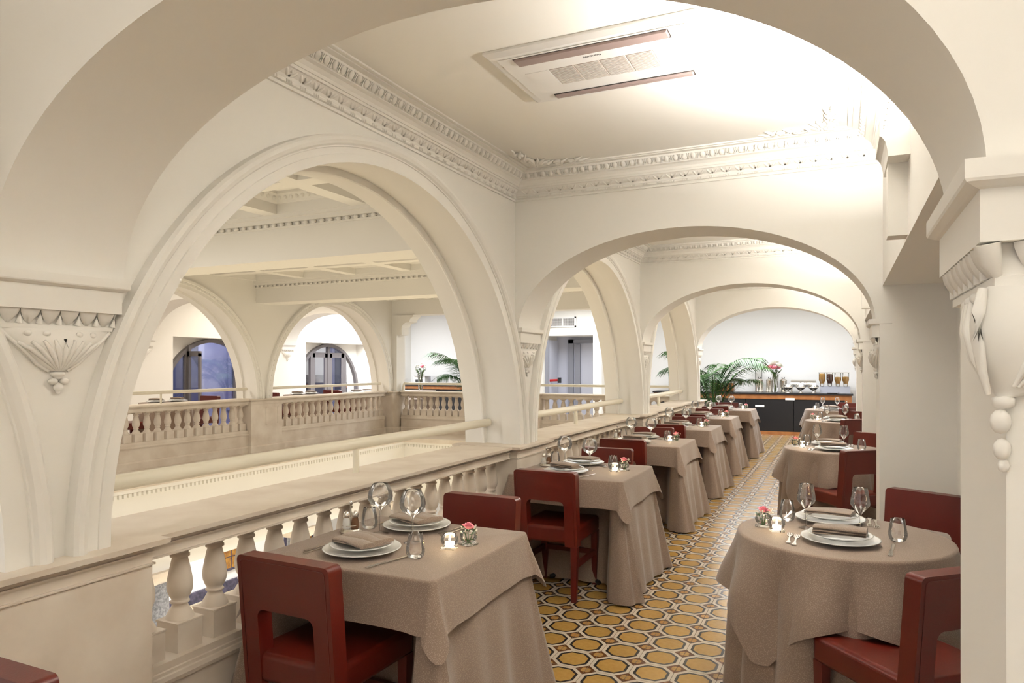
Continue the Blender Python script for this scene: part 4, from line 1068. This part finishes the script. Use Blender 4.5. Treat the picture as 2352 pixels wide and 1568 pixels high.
# ---- row of round tables by the right wall
RD = [(0.0, 3.42, 0.43), (-0.055, 6.92, 0.42), (-0.03, 10.40, 0.42), (-0.14, 12.95, 0.42)]
RCH = [((0.20, 2.915, 0.74), (0.304, 4.10, pi - 0.495)), ((0.02, 6.44, 0.67), (0.144, 7.64, pi - 0.67)), ((0.0, 9.95, 0.75), (0.13, 11.2, pi - 0.67)), ((0.0, 12.50, 0.65), (-0.01, 13.75, pi - 0.6))]
for i, (x, y, R) in enumerate(RD):
    tn = ORD[i] + ' round table from the camera'
    table_base('round_table', 'round pedestal table hidden under cloths, ' + ORD[i] + ' by the right wall', 'round dining tables', x, y, R, 0)
    round_cloth('long_tablecloth', 'floor-length taupe tablecloth on the ' + tn, 'long tablecloths', (x, y, 0), R, 0.736, None, 0.012, 0.045, 0.034, 14, 70 + i, 20)
    round_cloth('top_cloth', 'square taupe top cloth falling in folds over the ' + tn, 'top cloths', (x, y, 0), R + 0.006, ZT, 0.70, 0, 0.024, 0.048, 10, 90 + i, 20, 0.12)
    z = ZT + 0.0015
    setting((x - 0.005, y - 0.155), z, -0.05, tn, 'near', NAP_ROLL)
    setting((x - 0.05, y + 0.255), z, pi - 0.05, tn, 'far', NAP_FLAT)
    put('wine_glass', WINE, (x - 0.145, y + 0.06, z), 0, 'tapered wine glass on the aisle side of the ' + tn, 'wine glass', 'tapered wine glasses')
    put('wine_glass', WINE, (x + 0.075, y + 0.045, z), 0, 'tapered wine glass on the wall side of the ' + tn, 'wine glass', 'tapered wine glasses')
    put('tumbler', TUMBLER, (x - 0.235, y + 0.19, z), 0, 'stemless water glass on the aisle side of the ' + tn, 'tumbler', 'water tumblers')
    put('tumbler', TUMBLER, (x + 0.215, y - 0.04, z), 0, 'stemless water glass on the wall side of the ' + tn, 'tumbler', 'water tumblers')
    candle((x - 0.262, y - 0.065, z), tn)
    if i < 3: posy((x - 0.325, y + 0.01, z), tn)
    if i in (2, 3): caddy((x + 0.22, y + 0.12, z), tn)
    for (cx, cy, rz), wh in zip(RCH[i], ('near', 'far')): chair(cx, cy, rz, 'angled red leather chair on the %s side of the %s' % (wh, tn))
# ---- far gallery tables
FT = [(-9.95, 8.05, 'round table by the open far window'), (-10.0, 11.35, 'round table by the far double window'), (-9.6, 12.75, 'round table in the far gallery corner')]
for i, (x, y, tn) in enumerate(FT):
    table_base('round_table', 'round pedestal table across the atrium, ' + ['below the open window', 'left of the double window', 'in the far corner'][i], 'far dining tables', x, y, 0.42, 0, 0.14)
    round_cloth('long_tablecloth', 'taupe tablecloth on the ' + tn, 'far tablecloths', (x, y, 0.14), 0.42, 0.75, None, 0.012, 0.05, 0.03, 13, 120 + i, 10)
    z = 0.14 + 0.752
    for wh, dy, rz in (('near', -0.2, 0), ('far', 0.2, pi)):
        put('charger_plate', PLATE_BIG, (x, y + dy, z), 0, 'white charger plate on the %s side of the %s' % (wh, tn), 'plate', 'far plates')
        put('dinner_plate', PLATE_SML, (x, y + dy, z + 0.0155), 0, 'white dinner plate on the %s side of the %s' % (wh, tn), 'plate', 'far plates')
        put('napkin', NAP_ROLL, (x, y + dy, z + 0.037), 0.3, 'folded napkin on the %s side of the %s' % (wh, tn), 'napkin', 'far napkins')
    chair(x - 0.1, y - 0.62, 0.0, 'red leather chair on the near side of the ' + tn, 0.14)
    chair(x, y + 0.62, pi, 'red leather chair on the far side of the ' + tn, 0.14)
chair(-1.75, 0.70, pi, 'red leather chair back peeking in at the bottom left corner')
chair(-9.7, 6.0, 0.4, 'red leather chair seen through the leftmost far balusters', 0.14)

# ================================================================== BUFFET END
bf = thing('buffet_counter', 'long black and wood buffet counter along the end wall', 'counter', (0, 16.1, 0))
BX0, BX1 = -3.9, 0.19
MB().box(BX0 - 0.03, BX1 + 0.03, -0.04, 0.72, 0.865, 0.90).build('worktop', 'black_panel', bf)
MB().box(BX0, BX1, -0.01, 0.70, 0.765, 0.865).build('wood_band', 'wood', bf)
MB().box(BX0, BX1, 0.0, 0.70, 0.0, 0.075).build('wood_kick', 'wood', bf)
MB().box(BX1 - 0.12, BX1, -0.01, 0.70, 0.075, 0.765).build('wood_end', 'wood', bf)
for q in range(4):
    x0 = BX0 + 0.05 + q * 0.98; MB().box(x0, min(x0 + 0.97, BX1 - 0.12), 0.005, 0.68, 0.075, 0.765).build('panel', 'black_panel', bf)
for x, zz in ((-0.99, 0.77), (-1.60, 0.61)):
    k_ = thing('price_card', 'small white card on the buffet front, %s one' % ('higher' if zz > 0.7 else 'lower'), 'sign', (x, 16.09, zz), 0, 'white cards on the buffet')
    MB().box(-0.093, 0.093, -0.003, 0.003, -0.022, 0.022).build('card', 'plastic', k_)
    MB().box(-0.02, 0.02, 0.003, 0.008, -0.012, 0.012).build('clip', 'plastic', k_)
zt = 0.90
def juice(x, lab):
    t = thing('juice_dispenser', lab, 'dispenser', (x, 16.45, zt), 0, 'chrome drink dispensers')
    MB().lathe([(0.075, 0.0), (0.078, 0.02), (0.074, 0.03), (0.074, 0.25), (0.078, 0.26), (0.070, 0.28), (0.02, 0.30)], (0, 0, 0), 20, True, True, True).build('drum', 'silver', t)
    MB().tube([(0, -0.075, 0.10), (0, -0.12, 0.10), (0, -0.125, 0.07)], 0.010, 8).build('tap', 'dark_metal', t)
    MB().tube([(-0.025, 0, 0.33), (-0.02, 0, 0.30), (0.02, 0, 0.30), (0.025, 0, 0.33)], 0.009, 8).build('lid_handle', 'dark_metal', t)
juice(-1.64, 'chrome drink dispenser left of the tall flower vase'); juice(-1.43, 'chrome drink dispenser just behind the tall flower vase'); juice(-1.15, 'chrome drink dispenser right of the tall flower vase')
t = thing('tall_dispenser', 'tall clear drink dispenser behind the chrome ones', 'dispenser', (-1.68, 16.66, zt))
MB().lathe([(0.08, 0.0), (0.08, 0.05)], (0, 0, 0), 20, True, True, True).build('base', 'silver', t)
MB().lathe([(0.075, 0.05), (0.08, 0.56)], (0, 0, 0), 20, True, False, False).build('cylinder', 'glass', t)
MB().lathe([(0.085, 0.56), (0.085, 0.575), (0.03, 0.60)], (0, 0, 0), 20, True, True, True).build('lid', 'silver', t)
def flower_vase_tall(x, y, z, lab, seed, wh):
    t = thing('tall_flower_vase', lab, 'vase', (x, y, z), 0, 'tall flower arrangements'); rnd = random.Random(seed)
    MB().lathe([(0.045, 0.0), (0.055, 0.01), (0.058, 0.2), (0.075, 0.40)], (0, 0, 0), 20, True, True, False).build('glass_vase', 'glass', t)
    mb = MB()
    for q in range(14):
        a = rnd.uniform(0, 6.28); mb.tube([(0.02 * cos(a + 2), 0.02 * sin(a + 2), 0.02), (0.05 * cos(a), 0.05 * sin(a), 0.40), (0.13 * cos(a), 0.13 * sin(a), 0.50)], 0.004, 5)
    mb.build('stems', 'stem', t)
    for q in range(11 if wh else 6):
        a = rnd.uniform(0, 6.28); r = rnd.uniform(0.02, 0.16); hz = 0.62 - r * 0.6 + rnd.uniform(-0.03, 0.04)
        kid(ROSE, 'blossom', t, None, (r * cos(a), r * sin(a), hz), (rnd.uniform(-.5, .5), rnd.uniform(-.5, .5), a), (3.6, 3.6, 3.6) if wh else (2.0, 2.0, 2.0)) if q % 4 == 1 else kid(ROSEW, 'blossom', t, None, (r * cos(a), r * sin(a), hz), (rnd.uniform(-.5, .5), rnd.uniform(-.5, .5), a), (3.6, 3.6, 3.6) if wh else (1.6, 1.6, 1.6))
    kid(FOL, 'foliage', t, None, (0, 0, 0.47), (0, 0, 1), (4.2, 4.2, 4.2)); kid(FOL, 'foliage', t, None, (0, 0, 0.5), (0, 0, 3), (4.6, 4.6, 4.0))
    if not wh: kid(BLOS, 'small_blossom', t, None, (0, 0, 0.55), (0, 0, 3), (4.6, 4.6, 4.6))
ROSEW = ROSE.copy(); ROSEW.materials.clear(); ROSEW.materials.append(MAT['petal_white'])
flower_vase_tall(-1.30, 16.30, zt, 'tall vase of white and pink blooms on the buffet', 3, True)
cd = thing('chafing_dish', 'rectangular chrome chafing dish with roll lid on the buffet', 'chafing dish', (-0.745, 16.55, zt))
for sx in (-1, 1):
    for sy in (-1, 1): MB().tube([(sx * 0.24, sy * 0.13, 0), (sx * 0.24, sy * 0.13, 0.15)], 0.010, 6).build('leg', 'silver', cd)
MB().mold(-0.25, 0.25, -0.15, 0.15, [(-0.02, 0.12), (0, 0.16), (0.006, 0.17)]).build('pan', 'silver', cd)
rs = [[(x, 0.15 * cos(a), 0.17 + 0.11 * sin(a)) for a in [pi * j / 10 for j in range(11)]] for x in (-0.25, 0.25)]
MB().rings(rs, True, True).build('lid', 'silver', cd)
MB().tube([(-0.06, -0.15, 0.21), (-0.06, -0.18, 0.22), (0.06, -0.18, 0.22), (0.06, -0.15, 0.21)], 0.008, 6).build('handle', 'silver', cd)
for q, x in enumerate((-1.04, -0.79, -0.54)):
    t = thing('bowl_on_foot', 'round chrome footed bowl on the buffet, ' + ['left', 'middle', 'right'][q] + ' of the three', 'bowl', (x, 16.28, zt), 0, 'footed chrome bowls')
    MB().lathe([(0.055, 0.0), (0.055, 0.006), (0.02, 0.02), (0.016, 0.05), (0.05, 0.07), (0.09, 0.10), (0.105, 0.14), (0.103, 0.14), (0.085, 0.105), (0.02, 0.08)], (0, 0, 0), 22).build('bowl', 'silver', t)
    MB().lathe([(0.106, 0.142), (0.09, 0.165), (0.04, 0.18), (0.004, 0.185)], (0, 0, 0), 22).build('cover', 'glass', t)
cz = thing('cereal_dispenser', 'row of four cereal tubs on a grey stand at the buffet end', 'dispenser', (0, 16.5, zt))
MB().prism([(-0.14, 0.0), (0.14, 0.0), (0.12, 0.14), (-0.02, 0.14)], -0.41, 0.17, 'x').build('stand', 'grey_door', cz)
MB().box(-0.45, 0.17, -0.01, 0.01, 0.425, 0.44).build('top_bar', 'silver', cz)
for x, m, a in ((-0.375, 'cereal_gold', 1.0), (-0.225, 'cereal_dark', 0.95), (-0.07, 'cereal_gold', 0.5), (0.08, 'cereal_gold', 0.55)):
    tb = MB().lathe([(0.04, 0.14), (0.05, 0.24), (0.068, 0.27), (0.068, 0.425)], (x, 0, 0), 16, True, False, False).build('tub', 'glass', cz)
    MB().lathe([(0.045, 0.20), (0.048, 0.24), (0.064, 0.27), (0.064, 0.26 + 0.14 * a), (0.03, 0.27 + 0.145 * a)], (x, 0, 0), 16, True, True, True).build('cereal', m, tb)
tr = thing('black_tray', 'flat black tray in front of the cereal tubs', 'tray', (-0.17, 16.2, zt)); MB().mold(-0.10, 0.10, -0.06, 0.06, [(-0.01, 0), (0, 0.012), (0.004, 0.016)]).build('tray', 'black_panel', tr); MB().tube([(0.10, 0, 0.012), (0.13, 0, 0.016)], 0.008, 6).build('grip', 'black_panel', tr)
bk = thing('wicker_basket', 'dark basket box behind the palm on the buffet', 'basket', (-2.45, 16.55, zt))
mb = MB(); mb.mold(-0.25, 0.25, -0.12, 0.12, [(-0.03, 0.0), (0, 0.02), (0, 0.18), (0.01, 0.19)]); mb.build('box', 'wood', bk)
for q in range(5): MB().box(-0.24 + q * 0.1, -0.18 + q * 0.1, -0.13, -0.118, 0.03, 0.17).build('slat', 'soil', bk)
to = thing('toaster', 'chrome conveyor toaster on the buffet seen through the third arch', 'toaster', (-3.38, 16.4, zt))
MB().box(-0.22, 0.16, -0.18, 0.2, 0.02, 0.36).build('body', 'silver', to)
MB().box(-0.14, 0.12, -0.19, -0.178, 0.21, 0.31).build('opening', 'dark_slot', to); MB().box(-0.14, 0.12, -0.20, -0.178, 0.05, 0.17).build('control_panel', 'dark_metal', to)
MB().lathe([(0.03, -0.012), (0.03, 0.012)], (0, 0, 0), 12, False, True, True).build('knob', 'silver', to).matrix_local = Matrix.Translation((0.0, -0.205, 0.11)) @ Matrix.Rotation(pi / 2, 4, 'X')
# second counter on the far left of the end gallery
b2 = thing('bar_counter', 'black and orange wood counter behind the far palm', 'counter', (0, 16.1, 0))
MB().box(-11.0, -7.35, -0.03, 0.7, 0.94, 0.98).build('worktop', 'black_panel', b2); MB().box(-11.0, -7.35, 0.0, 0.68, 0.86, 0.94).build('wood_band', 'wood', b2)
MB().box(-11.0, -7.35, 0.02, 0.68, 0.0, 0.78).build('panel', 'black_panel', b2); MB().box(-11.0, -7.35, 0.05, 0.66, 0.78, 0.86).build('recess', 'black_panel', b2)
gs = thing('glass_guard', 'clear glass sneeze guard on the far counter', 'glass guard', (0, 16.35, 0.98))
MB().box(-10.5, -7.4, 0, 0.008, 0.0, 0.22).build('pane', 'glass', gs); MB().box(-10.5, -7.4, -0.15, 0.1, 0.22, 0.228).build('shelf', 'glass', gs)
cm = thing('coffee_machine', 'white coffee machine on the far counter by the vase', 'coffee machine', (-10.35, 16.4, 0.98))
MB().box(-0.18, 0.18, -0.15, 0.15, 0.0, 0.22).build('body', 'plastic', cm)
for q in (-0.09, 0.05): MB().box(q, q + 0.05, -0.2, -0.15, 0.05, 0.13).build('spout', 'dark_metal', cm)
table_base('round_table', 'round pedestal table behind the end balustrade', 'far dining tables', -9.25, 14.5, 0.42, 0, 0.14)
round_cloth('long_tablecloth', 'taupe tablecloth under the flower vase behind the end balustrade', 'far tablecloths', (-9.25, 14.5, 0.14), 0.42, 0.75, None, 0.012, 0.05, 0.03, 13, 130, 10)
flower_vase_tall(-9.2, 14.5, 0.892, 'tall glass vase of pink and white flowers behind the end balustrade', 8, False)
for i, (x, y) in enumerate(((-8.75, 13.1), (-6.45, 13.2))):
    tn = ['left', 'right'][i]
    table_base('round_table', 'round pedestal table in the end gallery, %s one' % tn, 'far dining tables', x, y, 0.42, 0)
    round_cloth('long_tablecloth', 'taupe tablecloth on the %s table of the end gallery' % tn, 'far tablecloths', (x, y, 0), 0.42, 0.75, None, 0.012, 0.05, 0.03, 13, 140 + i, 10)
# ================================================================== PALMS
def frond(length, droop, seed, nleaf=26, ll=0.34):
    rnd = random.Random(seed); mb = MB(); pts = []
    for i in range(15):
        s = i / 14; pts.append(Vector((length * (s * 0.45 + 0.32 * s * s), 0, length * (1.45 * s - droop * s ** 2.3))))
    mb.tube(pts, [0.011 * (1 - 0.85 * i / 14) for i in range(15)], 5)
    for q in range(nleaf):
        s = 0.22 + 0.77 * q / nleaf; i = min(13, int(s * 14)); p = pts[i].lerp(pts[i + 1], s * 14 - i); tg = (pts[i + 1] - pts[i]).normalized()
        l = ll * (0.55 + 0.6 * sin(pi * min(1, s * 1.02))) * rnd.uniform(0.85, 1.1)
        for sd in (-1, 1):
            d = (tg * 0.75 + Vector((0, sd * 0.8, 0)) + Vector((0, 0, -0.12))).normalized(); wv = d.cross(Vector((0, 0, 1))).normalized() * 0.013
            m1 = p + d * l * 0.45 - Vector((0, 0, 0.05 * l)); e = p + d * l - Vector((0, 0, 0.42 * l))
            mb.add([p - wv * 0.3, p + wv * 0.3, m1 + wv, m1 - wv, e], [(0, 1, 2, 3), (3, 2, 4)])
    me = mb.mesh('frond'); me.materials.append(MAT['leaf']); return me
FR = [frond(1.15, 0.75, 1), frond(0.95, 0.85, 2), frond(0.8, 0.5, 3), frond(1.3, 0.95, 4)]
def palm(x, y, lab, seed, sc=1.0, n=15):
    t = thing('potted_palm', lab, 'plant', (x, y, 0), 0, 'kentia palms in pots'); rnd = random.Random(seed)
    MB().lathe([(0.15, 0.0), (0.19, 0.30), (0.20, 0.34), (0.18, 0.34)], (0, 0, 0), 20, True, True, True).build('pot', 'pot', t)
    MB().lathe([(0.178, 0.345), (0.01, 0.36)], (0, 0, 0), 16, True, True, True).build('soil', 'soil', t)
    for q in range(4):
        a = q * 1.6; MB().tube([(0.03 * cos(a), 0.03 * sin(a), 0.33), (0.05 * cos(a), 0.05 * sin(a), 0.62)], [0.022, 0.014], 7).build('trunk', 'stem', t)
    for q in range(n):
        a = 2 * pi * q / n * 2.4 + rnd.uniform(-0.3, 0.3); f = FR[q % 4]; s = sc * rnd.uniform(0.8, 1.1)
        kid(f, 'frond', t, None, (0.03 * cos(a), 0.03 * sin(a), 0.50 + rnd.uniform(-0.1, 0.12)), (0, -rnd.uniform(-0.10, 0.35), a), (s, s, s))
palm(-2.28, 14.2, 'potted palm with arching fronds beside the buffet', 11, 1.18, 18)
palm(-7.72, 14.3, 'potted palm arching above the end balustrade', 12, 1.35, 17)
